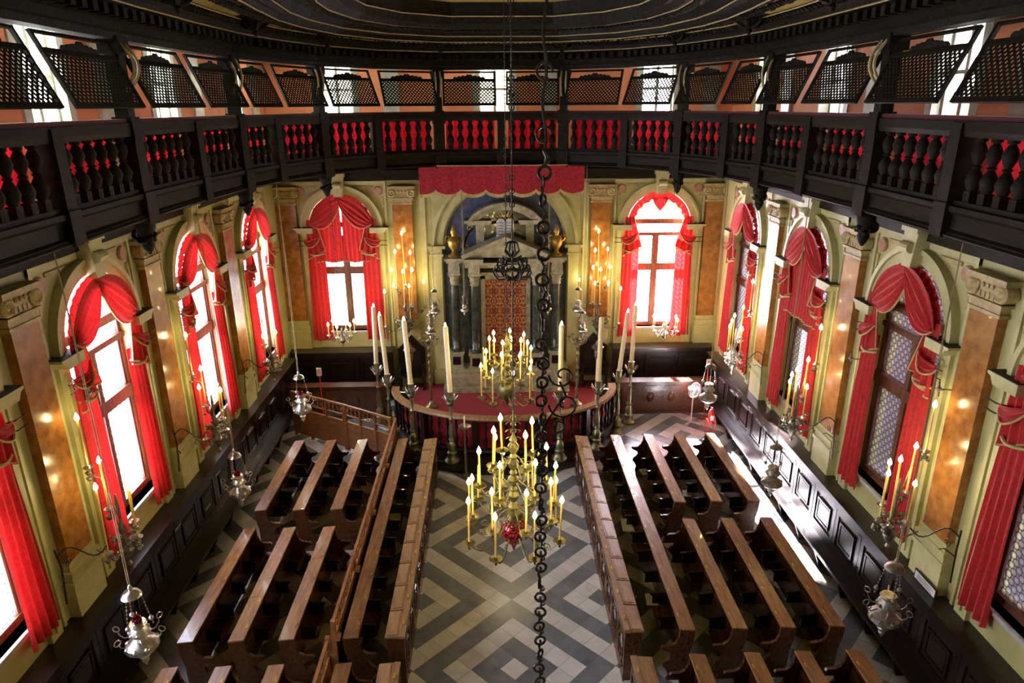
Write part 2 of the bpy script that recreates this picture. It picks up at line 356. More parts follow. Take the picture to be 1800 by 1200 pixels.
bay.box(-1.0, -.05, SILL-.07, 1.0, .3, SILL, 3)
def window_frame():
    w = MB(); y0, y1 = .16, .26; w.box(-R0, y0, SILL, -R0+.09, y1, SPR); w.box(R0-.09, y0, SILL, R0, y1, SPR); w.box(-R0, y0, SILL, R0, y1, SILL+.12)
    w.box(-.055, y0-.02, SILL, .055, y1, SPR-.3); w.box(-R0, y0-.03, 3.92, R0, y1, 4.14); w.box(-R0, y0-.04, 5.0, R0, y1, 5.1); w.box(-R0, y0-.05, SPR-.03, R0, y1, SPR+.12)
    arcband(w, R0-.08, R0, y0, y1)
    for s in (-1, 1):
        for a, b in ((SILL+.12, 3.92), (4.14, 5.0)):
            w.box(s*.055, y0+.02, a, s*.10, y1, b); w.box(s*(R0-.14), y0+.02, a, s*(R0-.09), y1, b)
    return w
gp = MB(); gp.add([(-R0, .215, SILL), (R0, .215, SILL)]+[(R0*cos(PI*k/20), .215, SPR+R0*sin(PI*k/20)) for k in range(21)], [tuple(range(23))])
bay0 = bay.build('window_surround', ['cream2', 'roundel', 'ochre', 'stone', 'dust']); fr0 = window_frame().build('window_1', 'frame', kind='structure')
gl0 = gp.build('leaded_pane', 'glass', parent=fr0)
first = [True]
wn = [0]
def put_bay(parent, x):
    if first[0]: b = bay0; b.parent = parent; b.location = (x, 0, 0); first[0] = False
    else: ring_of('window_surround', bay0, parent, (x, 0, 0))
def put_window(loc, rz, gl=gl0):
    wn[0] += 1
    if wn[0] == 1: fr0.location = loc; fr0.rotation_euler = (0, 0, rz); return
    f = fr0.copy(); f.name = 'window_%d' % wn[0]; C.objects.link(f); f.location = loc; f.rotation_euler = (0, 0, rz)
    g = gl0.copy(); C.objects.link(g); g.parent = f
for x in (-4.76, 4.74): put_bay(wf, x); put_window((x, WY, 0), 0)
for y in WIN_Y: put_bay(wl, y); put_window((-WX, y, 0), PI/2)
for y in WIN_Y: put_bay(wr, -y); put_window((WX, y, 0), -PI/2)
# upper windows
uf = MB(); uf.box(-.45, .12, 8.45, -.40, .2, 9.98); uf.box(.40, .12, 8.45, .45, .2, 9.98); uf.box(-.04, .12, 8.45, .04, .2, 9.98)
for z in (8.45, 9.2, 9.92): uf.box(-.45, .12, z, .45, .2, z+.06)
uf0 = None
ug = MB(); ug.add([(-.45, .17, 8.45), (.45, .17, 8.45), (.45, .17, 9.98), (-.45, .17, 9.98)], [(0, 1, 2, 3)])
for loc, rz in [((x, WY, 0), 0) for x in (-4.6, -.15, 4.5)]+[((-WX, y, 0), PI/2) for y in WIN_Y]+[((WX, y, 0), -PI/2) for y in WIN_Y]:
    wn[0] += 1
    if uf0 is None: uf0 = uf.build('window_%d' % wn[0], 'white', kind='structure'); ug0 = ug.build('clear_pane', 'clear', parent=uf0); o = uf0
    else:
        o = uf0.copy(); o.name = 'window_%d' % wn[0]; C.objects.link(o); g = ug0.copy(); C.objects.link(g); g.parent = o
    o.location = loc; o.rotation_euler = (0, 0, rz)

# ---- pilasters (parts of the walls), local frame at pilaster centre
def pil_base():
    b = MB()
    for w_, d, z0, z1 in ((.36, .17, 1.6, 2.12), (.385, .195, 2.12, 2.19), (.35, .165, 2.19, 2.3), (.37, .19, 2.3, 2.37), (.33, .15, 2.37, 2.5)): b.box(-w_, -d, z0, w_, 0, z1)
    return b
def pil_cap():
    b = MB(); b.box(-.33, -.16, 6.05, .33, 0, 6.10); b.box(-.30, -.14, 6.10, .30, 0, 6.2); b.box(-.36, -.19, 6.2, .36, 0, 6.24)
    b.box(-.27, -.15, 6.24, .27, 0, 6.5); b.box(-.40, -.22, 6.5, .40, 0, 6.58)
    for s in (-1, 1):
        b.lathe([(.13, 0), (.13, .16), (.09, .19), (.05, .16), (.0001, .19)], M4=Matrix.Translation((s*.29, -.02, 6.38)) @ Matrix.Rotation(PI/2, 4, 'X'), seg=14)
    for k in range(5): b.lathe([(.035, 0), (.035, .03), (.0001, .045)], M4=Matrix.Translation(((k-2)*.095, -.15, 6.43)) @ Matrix.Rotation(PI/2, 4, 'X'), seg=8)
    for k in range(6): b.box(-.25+k*.09, -.165, 6.26, -.21+k*.09, -.15, 6.34)
    return b
pb0 = pc0 = ps0 = None
def pilaster(parent, x):
    global pb0, pc0, ps0
    if pb0 is None:
        s = MB(); s.box(-.29, -.14, 2.5, .29, 0, 6.05); ps0 = s.build('pilaster', 'marble', parent, loc=(x, 0, 0))
        pb0 = pil_base().build('pilaster_base', 'cream2', ps0); pc0 = pil_cap().build('pilaster_capital', 'ochre', ps0, smooth=True); return
    c = ps0.copy(); C.objects.link(c); c.parent = parent; c.location = (x, 0, 0)
    for k in (pb0, pc0): d = k.copy(); C.objects.link(d); d.parent = c
for x in (-6.35, -2.93, 2.98, 6.42): pilaster(wf, x)
for y in PIL_Y: pilaster(wl, y); pilaster(wr, -y)
# dark entablature under the gallery (part of each wall)
for par, a, b in ((wf, -WX, WX), (wl, BY, WY), (wr, -WY, -BY)):
    e = MB(); e.box(a, -.1, 6.74, b, 0, 7.3); e.box(a, -.3, 7.12, b, -.1, 7.3); e.box(a, -.16, 6.98, b, -.1, 7.04); e.build('entablature', 'gallery', par)

# outside the right-hand windows: plastered house across the canal
MB().box(8.7, -6, -3, 9.5, 24, 9.0).build('neighbouring_house', 'outside').update_tag()
tag(bpy.data.objects['neighbouring_house'], 'pale lilac rendered house wall seen through the right windows', 'building')

MB().box(-14, 26, -3, 1.2, 27, 13).build('left_sun_block', 'white')  # added block that keeps the sun off the far left window
MB().box(5.8, 24, -3, 12, 25.5, 18).build('alley_sun_block', 'outside')  # added block that shades the alley and its house wall from the sun
tag(bpy.data.objects['alley_sun_block'], 'tall grey block added to keep sun out of the alley beyond the far right corner', 'building')
tag(bpy.data.objects['left_sun_block'], 'pale block added to keep sun off the far window left of the shrine', 'building')

MB().box(6.95, -6, -.6, 8.7, 24, -.3).build('alley_paving', 'darkpave').update_tag()
tag(bpy.data.objects['alley_paving'], 'strip of grey paving outside below the right windows', 'paving')

# ------------------------------------------------------------------ CURTAINS
def swag(mb, p0, p1, top, bot, folds=3, amp=.035, y=-.10, mi=0, nu=14, nv=16, seed=0):
    def f(s, t):
        sg = top+(bot-top)*t; prof = (4*s*(1-s))**.75
        x = p0[0]+(p1[0]-p0[0])*s; z = p0[1]+(p1[1]-p0[1])*s-sg*prof-.07*t*(1-prof)
        return (x, y-.05*sin(PI*s)-amp*(1+sin(t*PI*2*folds+seed+s*1.5))*(.3+prof), z)
    mb.grid(f, nu, nv, mi)
    pts = [Vector(f(i/nu, 1)) for i in range(nu+1)]; mb.tube(pts, .016, 5, False, 1)
def drape(mb, xa, xb, z1, z0, y=-.10, folds=5, amp=.045, lean=0, flare=1.15, mi=0, seed=0, trim=False):
    def f(s, t):
        w = 1+(flare-1)*t; xc = (xa+xb)/2+lean*t; x = xc+(s-.5)*(xb-xa)*w
        return (x, y-amp*sin(s*2*PI*folds+seed+.8*sin(3*t+seed))*(.45+.55*t)-.02*t, z1+(z0-z1)*t+.02*sin(s*9+seed))
    mb.grid(f, folds*8, 12, mi)
    if trim: mb.tube([Vector(f(i/30, 1)) for i in range(31)], .016, 5, False, 1)
def curtains(nm, label, loc, rz, full=False, heart=False, z_tail=4.35):
    t = thing('window_curtains', label, 'curtain', loc, rz, 'scarlet window curtains')
    for s in (-1, 1):
        d = MB(); drape(d, *sorted((s*.56, s*1.05)), 4.9, 1.86, y=-.09, folds=4, lean=s*.03, flare=1.25, seed=random.random()*6)
        o = d.build('drape', 'red', t, smooth=True)
        k = MB(); k.tube([(s*(.56+.50*i/8), -.13-.08*sin(PI*i/8), 4.62-.05*sin(PI*i/8)) for i in range(9)], .022, 5); k.build('tie_band', 'trim', o)
        h = MB()
        for zz in (5.0, 4.86): h.tube([(s*1.0, -.06, zz), (s*1.16, -.2, zz), (s*1.34, -.22, zz+.01)], .011, 5)
        h.build('tieback_hook', 'iron', t)
        g = MB()                                     # jabot tail hanging from the spring of the arch
        def tail(a, b, s=s):
            w = .26+.30*b; x = s*(1.02-w*a+.04*b); return (x, -.15-.035*sin(a*20)*(.4+b), SPR+.25-(1.18-.28*a)*b-.02)
        g.grid(tail, 24, 12, 0); g.tube([tail(i/24, 1) for i in range(25)], .016, 5, False, 1); g.tube([tail(0 if False else 1, i/12) for i in range(13)], .013, 5, False, 1)
        swag(g, (s*1.14, 5.02), (s*.66, 5.16), .02, .26, 2, .03, y=-.16)
        g.build('tail', ['red', 'trim'], t, smooth=True)
    v = MB()                                         # gathered lining along the arch with gold fringe
    def f(a, b):
        th = PI*a; r = R0-.02-(.20+.02*sin(a*60))*b
        return (-r*cos(th), -.10-.025*sin(a*110)*(.3+b), SPR+r*sin(th))
    v.grid(f, 120, 3, 0); v.tube([f(i/80, .97) for i in range(81)], .018, 5, False, 1); v.build('pelmet', ['red', 'trim'], t, smooth=True)
    if heart:
        v = MB(); v.grid(lambda a, b: ((a-.5)*.52*(1-b**1.6), -.14-.03*sin(a*22), SPR+.80-.42*b), 16, 8); v.build('centre_tail', 'red', t, smooth=True)
        for s in (-1, 1):
            v = MB()
            for q in range(3): v.tube([(s*(.08+.58*i/12), -.13-.02*q, SPR+.72-.12*i/12-(.22+.08*q)*4*(i/12)*(1-i/12)) for i in range(13)], .009, 4)
            v.build('swag_cord', 'trim', t)
    else:
        for s in (-1, 1):
            v = MB()
            def sw(u, t, s=s):
                th = PI*(.02+.52*u); tx, tz = s*(R0-.03)*cos(th), SPR+(R0-.05)*sin(th)
                bx, bz = s*(.93*(1-u)-.06*u), SPR+.12+.66*u-.50*4*u*(1-u)*(.75+.25*u)
                tt = t**.8; ins = sin(PI*u)**.6
                return (tx+(bx-tx)*tt, -.15-.03*(s > 0)-.05*ins*sin(PI*t)-.022*(1+sin(t*PI*9+u*2.2))*(.25+ins), tz+(bz-tz)*tt)
            v.grid(sw, 18, 30); v.tube([sw(i/18, 1) for i in range(19)], .017, 5, False, 1); v.build('swag', ['red', 'trim'], t, smooth=True)
    if full:
        for s in (-1, 1):
            v = MB(); drape(v, *sorted((s*.03, s*.80)), SPR+.58, z_tail, y=-.07, folds=6, amp=.025, flare=1.05, trim=True, seed=s); v.build('inner_panel', ['red', 'trim'], t, smooth=True)
    return t
curtains('fl', 'scarlet curtains with closed upper panels on the far window left of the shrine', (-4.76, WY-.02, 0), 0, full=True)
curtains('fr', 'scarlet curtains with a heart-shaped centre tail on the far window right of the shrine', (4.74, WY-.02, 0), 0, heart=True)
LW = ['farthest window of the left wall', 'second window from the far end of the left wall', 'third window from the far end of the left wall', 'nearest window of the left wall', 'left wall window beside the viewer']
for k, y in enumerate(WIN_Y[:4]):
    curtains('l', 'scarlet swagged curtains on the '+LW[k], (-WX+.02, y, 0), PI/2, full=False)
    curtains('r', ('scarlet curtains with upper half closed, ' if k == 1 else 'scarlet swagged curtains on the ')+LW[k].replace('left', 'right'), (WX-.02, y, 0), -PI/2, full=(k == 1), z_tail=4.25)

# ------------------------------------------------------------------ WALL BENCHES with tall panelled backs (side walls)
SX = 6.02                                     # front edge of the seat
def side_bench(side, label):
    g = side; t = thing('wall_bench', label, 'bench', (g*6.3, 10, 0), 0)
    L0, L1 = -8.0, 9.7                          # local y
    sh = MB(); sh.box(0, L0, 1.53, g*.35, L1, 1.6); sh.box(-g*.045, L0, 1.545, 0, L1, 1.6); sh.box(-g*.02, L0, 1.49, 0, L1, 1.545); sh.build('top_shelf', 'dark', t)
    b = MB(); b.box(g*.03, L0, .0, g*.09, L1, 1.53); b.box(0, L0, .47, g*.03, L1, .60); b.box(0, L0, 1.40, g*.03, L1, 1.49); b.build('back_board', 'dark', t)
    y = L0; k = 0; pw = .93
    pan = None
    while y+pw <= L1+.01:
        p = MB(); p.box(-g*.005, .0, .60, g*.03, .11, 1.40); p.box(0, pw-.11, .60, g*.03, pw, 1.40)
        p.box(0, .11, .60, g*.03, pw-.11, .68); p.box(0, .11, 1.32, g*.03, pw-.11, 1.40)
        for a, c_, z0, z1 in ((.20, .24, .76, 1.24), (pw-.24, pw-.20, .76, 1.24), (.20, pw-.20, .76, .80), (.20, pw-.20, 1.20, 1.24)): p.box(-g*.012, a, z0, g*.03, c_, z1)
        p.prism([(.26, .82), (pw-.26, .82), (pw-.26, 1.18), (.26, 1.18)], -g*.004, g*.03, 'x')
        if pan is None: pan = p.build('back_panel', 'dark', t, loc=(0, y, 0))
        else: ring_of('back_panel', pan, t, (0, y, 0))
        y += pw
    s_ = MB(); s_.box(-g*.28, L0, .43, g*.03, L1, .47); s_.box(-g*.285, L0, .405, -g*.25, L1, .455); s_.build('seat', 'dark', t)
    su = None
    y = L0+.1
    while y < L1:
        if su is None:
            p = MB(); p.prism([(-g*.25, .41), (g*.03, .41), (g*.03, 0), (-g*.12, 0), (-g*.16, .15), (-g*.22, .3)], 0, .06, 'y'); su = p.build('seat_support', 'dark', t, loc=(0, y, 0))
        else: ring_of('seat_support', su, t, (0, y, 0))
        y += .93
    return t
side_bench(-1, 'dark panelled bench built along the left wall')
side_bench(1, 'dark panelled bench along the right wall, struck by sunlight')
np_ = [0]
for y, z in ((14.9, 1.34), (13.3, 1.34), (12.6, .95), (11.3, 1.34), (16.4, 1.3)):
    b = MB(); b.box(0, -.12, -.025, .006, .12, .025); o = b.build('name_plate', 'silver', loc=(-6.29+.012, y, z-.03))
    np_[0] += 1; tag(o, 'small silver name plate on the left wall bench back', 'name plate', 'name plates on the left wall bench')
for y in (16.9, 15.9, 14.9, 13.9):
    b = MB(); b.box(-.006, -.12, -.025, 0, .12, .025); o = b.build('name_plate', 'silver', loc=(6.29-.012, y, 1.34))
    tag(o, 'small silver name plate on the right wall bench back', 'name plate', 'name plates on the right wall bench')

# far wall panelling with a parapet desk in front
def far_bench(side, label):
    g = side; x0, x1 = (3.42*g, 6.0*g)
    t = thing('far_wall_stall', label, 'stall', (g*4.7, 20.1, 0)); a, b_ = sorted((x0-g*4.7, x1+g*.55-g*4.7))
    h = MB(); h.box(a, .05, 0, b_, .12, 1.53); h.box(a, -.02, 1.54, b_, .55, 1.6); h.box(a, .0, 1.46, b_, .05, 1.54); h.build('high_back', 'dark', t)
    n = 3; w = (b_-a)/n
    for k in range(n):
        p = MB(); xx = a+k*w
        for q in ((xx+.02, xx+.1, .5, 1.45), (xx+w-.1, xx+w-.02, .5, 1.45), (xx+.1, xx+w-.1, .5, .58), (xx+.1, xx+w-.1, 1.37, 1.45), (xx+.2, xx+w-.2, .7, 1.25)): p.box(q[0], .01, q[2], q[1], .05, q[3])
        p.build('back_panel', 'dark', t)
    s_ = MB(); s_.box(a, -.4, .43, b_, .05, .47); s_.build('seat', 'dark', t)
    d = MB(); d.box(a, -1.35, 0, b_, -1.27, 1.0); d.box(a, -1.42, 1.0, b_, -1.05, 1.05); d.box(a, -1.38, 0, b_, -1.35, .1); d.build('parapet', 'pew', t)
    n = 5; w = (b_-a)/n
    for k in range(n):
        p = MB(); xx = a+k*w; p.prism([(xx+.08, .2), (xx+w-.08, .2), (xx+w-.08, .8), (xx+w-.14, .9), (xx+.14, .9), (xx+.08, .8)], -1.375, -1.35)
        p.lathe([(.0001, .03), (.08, .025), (.11, 0)], M4=Matrix.Translation((xx+w/2, -1.375, .55)) @ Matrix.Scale(1.5, 4, (0, 0, 1)) @ Matrix.Rotation(PI/2, 4, 'X'), seg=16)
        p.build('parapet_panel', 'pew', t, smooth=True)
far_bench(-1, 'dark high-backed stall with parapet under the far left window')
far_bench(1, 'dark high-backed stall with oval-panelled parapet under the far right window')
# gabled chairs beside the shrine
for g, nm in ((-1, 'left'), (1, 'right')):
    t = thing('throne_chair', 'dark pointed-back chair against the wall %s of the shrine' % nm, 'chair', (g*2.86, 20.1, .36))
    b = MB(); b.prism([(-.42, .3), (.42, .3), (.42, 1.25), (.3, 1.35), (0, 1.68), (-.3, 1.35), (-.42, 1.25)], .3, .38); b.prism([(-.3, .55), (.3, .55), (.3, 1.15), (0, 1.45), (-.3, 1.15)], .27, .3); b.build('backrest', 'dark', t)
    b = MB(); b.box(-.40, -.15, .42, .40, .3, .48); b.build('seat', 'dark', t)
    for s in (-1, 1):
        b = MB(); b.box(s*.34, -.14, .0, s*.41, .34, .42); b.box(s*.34, -.14, .42, s*.40, -.08, .72); b.box(s*.33, -.16, .70, s*.42, .3, .75); b.build('side_arm', 'dark', t)

# ------------------------------------------------------------------ PEWS
# pew frame: length along local y (0..L), +x = the side its sitter faces
def make_pew(L, label):
    t = thing('pew', label, 'pew', (0, 0, 0), 0, 'long walnut pews')
    tp = MB(); k = max(2, round(L/1.0))
    for i in range(k): tp.prism([(-.12, .965), (-.12, .99), (.12, 1.012), (.125, .985)], i*L/k+.002, (i+1)*L/k-.002)
    tp.build('top_ledge', 'pewtop', t)
    bk = MB(); bk.prism([(-.08, .10), (-.10, .965), (-.02, .965), (.02, .12)], .05, L-.05)
    bk.prism([(.0, .80), (.035, .80), (.045, .84), (.01, .84)], .05, L-.05); bk.build('back_board', 'pew', t)
    st = MB(); n = max(3, round(L/.62)); w = (L-.1)/n
    down = up_ = None
    for i in range(n):
        loc = (0, .05+i*w, 0); fold = (i*7+3) % 5 not in (0, 1)
        if fold:
            if up_ is None: e = MB(); e.prism([(.02, .42), (.05, .42), (.035, .72), (.005, .72)], .03, w-.03); up_ = e.build('folding_seat', 'pew', t, loc=loc)
            else: ring_of('s', up_, t, loc)
        elif down is None: e = MB(); e.prism([(.0, .40), (.0, .43), (.27, .45), (.28, .42)], .03, w-.03); down = e.build('folding_seat', 'pew', t, loc=loc)
        else: ring_of('s', down, t, loc)
    pr = [(-.12, 1.0), (.12, 1.0), (.13, .86), (.17, .76), (.24, .71), (.38, .70), (.405, .67), (.37, .63), (.27, .58), (.23, .50), (.26, .43), (.34, .37), (.36, .30), (.30, .22), (.26, .12), (.29, 0), (-.10, 0), (-.08, .12), (-.03, .3), (-.05, .5), (-.11, .8)]
    for a in (0, L-.05):
        e = MB(); e.prism([(x, z*.965) for x, z in pr], a, a+.05); e.build('end_panel', 'pew', t)
    ar = None
    for i in range(1, n):
        if ar is None:
            e = MB(); e.prism([(.0, .60), (.26, .62), (.305, .66), (.29, .685), (.24, .68), (.0, .70)], -.022, .022); e.prism([(.23, .6), (.26, .6), (.23, .44), (.20, .44)], -.018, .018)
            e.box(.0, -.015, .44, .26, .015, .61); ar = e.build('armrest', 'dark', t, loc=(0, .05+i*w, 0))
        else: ring_of('armrest', ar, t, (0, .05+i*w, 0))
    n2 = max(2, round(L/.62))
    hk = None
    for i in range(n2):
        e_loc = (-.085, (i+.5)*L/n2, 0)
        if hk is None:
            e = MB(); e.box(-.035, -.1, .905, .0, .1, .93); e.box(-.04, -.1, .84, -.03, .1, .93); hk = e.build('book_slot', 'dark', t, loc=e_loc)
        else: ring_of('book_slot', hk, t, e_loc)
    kn = None
    for i in range(n2):
        l = (.085, (i+.5)*L/n2, 0)
        if kn is None: e = MB(); e.prism([(-.012, -.045), (.012, -.035), (.012, .035), (-.012, .045)], 1.0, 1.018, 'z'); kn = e.build('brass_number_stud', 'gold', t, loc=l)
        else: ring_of('brass_number_stud', kn, t, l)
    return t
ords = ['second', 'third', 'fourth', 'fifth']
banks = [(12.3, 3.1, 'far bank'), (8.65, 3.03, 'middle bank'), (4.7, 3.45, 'near bank')]
proto = {}
for y0, L, bn in banks:
    for side, snm in ((1, 'right'), (-1, 'left')):
        for k, x in enumerate((3.55, 4.32, 5.1)):
            lab = 'walnut pew in the %s of the %s block, %s row out from the aisle' % (bn, snm, ords[k+1])
            if L not in proto: proto[L] = make_pew(L, lab); o = proto[L]
            else: o = copy_tree(proto[L], label=lab)
            if side > 0: o.location = (x, y0+L, 0); o.rotation_euler = (0, 0, PI)
            else: o.location = (-x, y0, 0); o.rotation_euler = (0, 0, 0)
for y0, L, bn in ((8.65, 6.75, 'long'), (4.7, 3.45, 'short near')):
    for side, snm in ((1, 'right'), (-1, 'left')):
        lab = '%s walnut pew just behind the aisle desks, %s block' % (bn, snm)
        if L not in proto: proto[L] = make_pew(L, lab); o = proto[L]
        else: o = copy_tree(proto[L], label=lab)
        if side > 0: o.location = (2.72, y0+L, 0); o.rotation_euler = (0, 0, PI)
        else: o.location = (-2.56, y0, 0); o.rotation_euler = (0, 0, 0)
# aisle desks: local +x = towards the aisle
def make_desk(L, label):
    t = thing('aisle_desk', label, 'desk', (0, 0, 0), 0, 'desks lining the aisle')
    b = MB(); b.box(-.13, .02, 0, .12, L-.02, .965); b.box(.12, 0, 0, .145, L, .08); b.box(.12, 0, .86, .14, L, .955); b.build('body', 'pew', t)
    n = round(L/.62); w = L/n; l0 = p0 = k0 = None
    for i in range(n):
        loc = (0, i*w, 0)
        if l0 is None:
            e = MB(); e.prism([(-.16, .955), (-.16, .978), (.06, 1.0), (.06, .955)], .014, w-.014); e.prism([(-.12, .97), (-.12, .992), (.03, 1.008), (.03, .97)], .05, w-.05); l0 = e.build('lid', 'desk', t)
            e = MB(); e.prism([(.065, .955), (.065, 1.0), (.155, 1.0), (.155, .96)], 0, w); k1 = e.build('front_rail', 'desk', t)
            e = MB(); e.box(.088, w/2-.05, 1.0, .118, w/2+.05, 1.02); k0 = e.build('brass_number_stud', 'gold', t)
            e = MB()
            for q in ((.02, .07, .1, .84), (w-.07, w-.02, .1, .84), (.07, w-.07, .1, .17), (.07, w-.07, .77, .84)): e.box(.12, q[0], q[2], .142, q[1], q[3])
            pts = [(.14, w/2+.17*cos(PI*2*j/8+PI/8), .47+.26*sin(PI*2*j/8+PI/8)) for j in range(8)]; e.tube(pts, .017, 5, True)
            pts = [(.14, w/2+.08*cos(PI*2*j/10), .47+.14*sin(PI*2*j/10)) for j in range(10)]; e.tube(pts, .014, 5, True)
            p0 = e.build('carved_panel', 'pew', t)
        else:
            for q in (l0, k1, k0, p0): ring_of('x', q, t, loc)
    return t
dk = make_desk(6.75, 'long desk row with honey lids on the left of the aisle'); dk.location = (-1.87, 8.65, 0)
o = copy_tree(dk, (1.87, 15.40, 0), PI, 'long desk row with pale worn lids on the right of the aisle')
dk2 = make_desk(3.45, 'short near desk row on the left of the aisle'); dk2.location = (-1.87, 4.7, 0)
copy_tree(dk2, (1.87, 8.15, 0), PI, 'short near desk row on the right of the aisle')

# pierced screen behind the second left pew
def screen(t, pts, zt, zb, zl, posts, nm='honey'):
    pass
def pierced_band(mb, L, z0, z1, ax='y', step=.16, th=.02):
    n = int(L/step); h = z1-z0
    for i in range(n):
        c = (i+.5)*L/n; r = min(step, h)*.36
        for k, zz in enumerate((z0+h*.28, z0+h*.72)):
            pts = []
            for j in range(9):
                a = j/8*PI*1.5+(PI*k)+i*PI/2; u, w = c+r*.62*cos(a), zz+h*.20*sin(a)
                pts.append((0, u, w) if ax == 'y' else (u, 0, w))
            mb.tube(pts, .013, 4)
        a, b_ = ((0, c-step/2, z0), (0, c+step/2, z1)) if ax == 'y' else ((c-step/2, 0, z0), (c+step/2, 0, z1))
        if i % 2: a, b_ = (a[0], a[1], z1), (b_[0], b_[1], z0)
        mb.tube([a, b_], .010, 4)
t = thing('pierced_screen', 'long pierced wooden screen running behind the left aisle pew', 'screen', (-2.80, 4.7, 0))
for a, L in ((0, 3.6), (3.95, 3.65), (7.6, 3.6)):
    b = MB(); b.box(-.02, a, 1.30, .03, a+L, 1.335); b.box(-.015, a, 1.0, .02, a+L, 1.035); b.build('rail', 'honey', t)
    b = MB(); pierced_band(b, L, 1.035, 1.30); b.build('fretwork', 'honey', t, loc=(0, a, 0))
    b = MB(); b.box(-.015, a, .05, .015, a+L, 1.0); b.build('panel', 'honey', t)
for k, y in enumerate((.0, 3.6, 3.95, 5.6, 7.4, 9.3, 11.15)):
    b = MB(); b.box(-.035, y-.04, 0, .035, y+.04, 1.345); b.box(-.04, y-.06, 1.0, .10, y+.06, 1.06); b.build('post', 'honey', t)
# angled partition in the far left corner
def partition(name, label, P, Q):
    d = Vector((Q[0]-P[0], Q[1]-P[1])); L = d.length; t = thing(name, label, 'partition', (P[0], P[1], 0), math.atan2(d.y, d.x))
    n = max(1, round(L/.62)); segs = []
    b = MB(); b.box(0, -.02, .08, L, .02, .82); b.build('lower_panel', 'honey', t)
    b = MB(); b.box(0, -.03, 1.30, L, .03, 1.34); b.box(0, -.02, 1.02, L, .02, 1.05); b.box(0, -.03, .82, L, .03, .86); b.build('rail', 'honey', t)
    b = MB(); b.box(0, .002, 1.05, L, .008, 1.30) if False else None; pierced_band(b, L, 1.05, 1.30, 'x', .14); b.build('fretwork', 'honey', t)
    for k in range(n+1):
        b = MB(); x = k*L/n; b.box(x-.03, -.035, 0, x+.03, .035, 1.345); b.build('post', 'honey', t)
partition('wooden_partition', 'honey wooden partition with pierced top slanting across the far left corner', (-5.9, 17.75), (-4.3, 16.80))
partition('wooden_partition_gate', 'honey wooden gate with pierced top meeting the candlesticks left of the platform', (-4.24, 16.76), (-2.93, 15.9))

# ------------------------------------------------------------------ PLATFORM in front of the shrine
A0, B0, PY = 3.05, 2.15, 18.0
def ell(a, sA=0, sB=0): return ((A0+sA)*cos(a), PY-(B0+sB)*sin(a))
b = MB(); pl = [ell(PI*k/32, -.02, -.02) for k in range(33)]+[(-3.03, 20.6), (3.03, 20.6)]
b.prism(pl, 0, .34, 'z'); o = b.build('platform', 'dark'); tag(o, 'raised half-round platform in front of the shrine', 'platform')
b = MB(); pl = [ell(PI*k/32, -.16, -.16) for k in range(33)]+[(-2.9, 20.55), (2.9, 20.55)]; b.prism(pl, .34, .355, 'z')
tag(b.build('carpet', 'carpet'), 'crimson carpet covering the half-round platform', 'carpet')
t = thing('curved_balustrade', 'curved wooden balustrade round the shrine platform', 'balustrade', (0, PY, 0))
def sweep_ell(mb, prof, n=48, a0=0, a1=PI):
    P = []
    for k in range(n+1):
        a = a0+(a1-a0)*k/n
        for off, z in prof: x, y = ell(a, off, off); P.append((x, y-PY, z))
    m_ = len(prof); F = [(k*m_+i, k*m_+(i+1) % m_, (k+1)*m_+(i+1) % m_, (k+1)*m_+i) for k in range(n) for i in range(m_)]
    mb.add(P, F)
b = MB(); sweep_ell(b, [(-.11, 1.27), (-.10, 1.32), (.10, 1.32), (.12, 1.27), (.08, 1.22), (-.08, 1.22)]); b.build('handrail', 'desk', t, smooth=True)
b = MB(); sweep_ell(b, [(-.03, 0), (-.03, .42), (.10, .42), (.12, .36), (.07, .32), (.07, .08), (.12, .08), (.12, 0)]); b.build('plinth', 'dark', t, smooth=True)
BALP = [(.045, 0), (.045, .06), (.025, .08), (.05, .2), (.055, .26), (.03, .36), (.02, .42), (.03, .5), (.05, .62), (.03, .72), (.045, .74), (.045, .8)]
bb = MB(); bb.lathe(BALP, seg=10); b0 = None
for k in range(37):
    a = PI*(k+.5)/37; x, y = ell(a, .03, .03)
    if k % 6 == 3:
        c = MB(); c.box(-.07, -.07, 0, .07, .07, .82); c.build('post', 'dark', t, loc=(x, y-PY, .42), rz=-a+PI/2)
    elif b0 is None: b0 = bb.build('baluster', 'dark', t, smooth=True, loc=(x, y-PY, .42))
    else: ring_of('b', b0, t, (x, y-PY, .42))
b = MB(); sweep_ell(b, [(-.075, .42), (-.06, .42), (-.06, 1.2), (-.075, 1.2)]); o = b.build('backing_cloth', 'valance', t, smooth=True)

b = MB(); sweep_ell(b, [(.13, 0), (.13, .30), (.60, .30), (.63, .27), (.60, .24), (.60, 0)], 48, .6, PI-.6)
tag(b.build('platform_step', 'dark', loc=(0, PY, 0)), 'dark curved step running round the foot of the balustrade', 'step')

# ------------------------------------------------------------------ CANDLES
def candle_mesh(h, r, mt='ywax'):
    b = MB(); b.lathe([(r, 0), (r, h-.01), (r*.6, h)], seg=8); return b
def flame_obj(parent, z, s=1, m_='flame', xy=(0, 0)):
    b = MB(); b.lathe([(.0005, 0), (.020, .018), (.026, .04), (.018, .07), (.0005, .105)], seg=8)
    o = b.build('flame', m_, parent, smooth=True, loc=(xy[0], xy[1], z)); o.scale = (s, s, s); return o
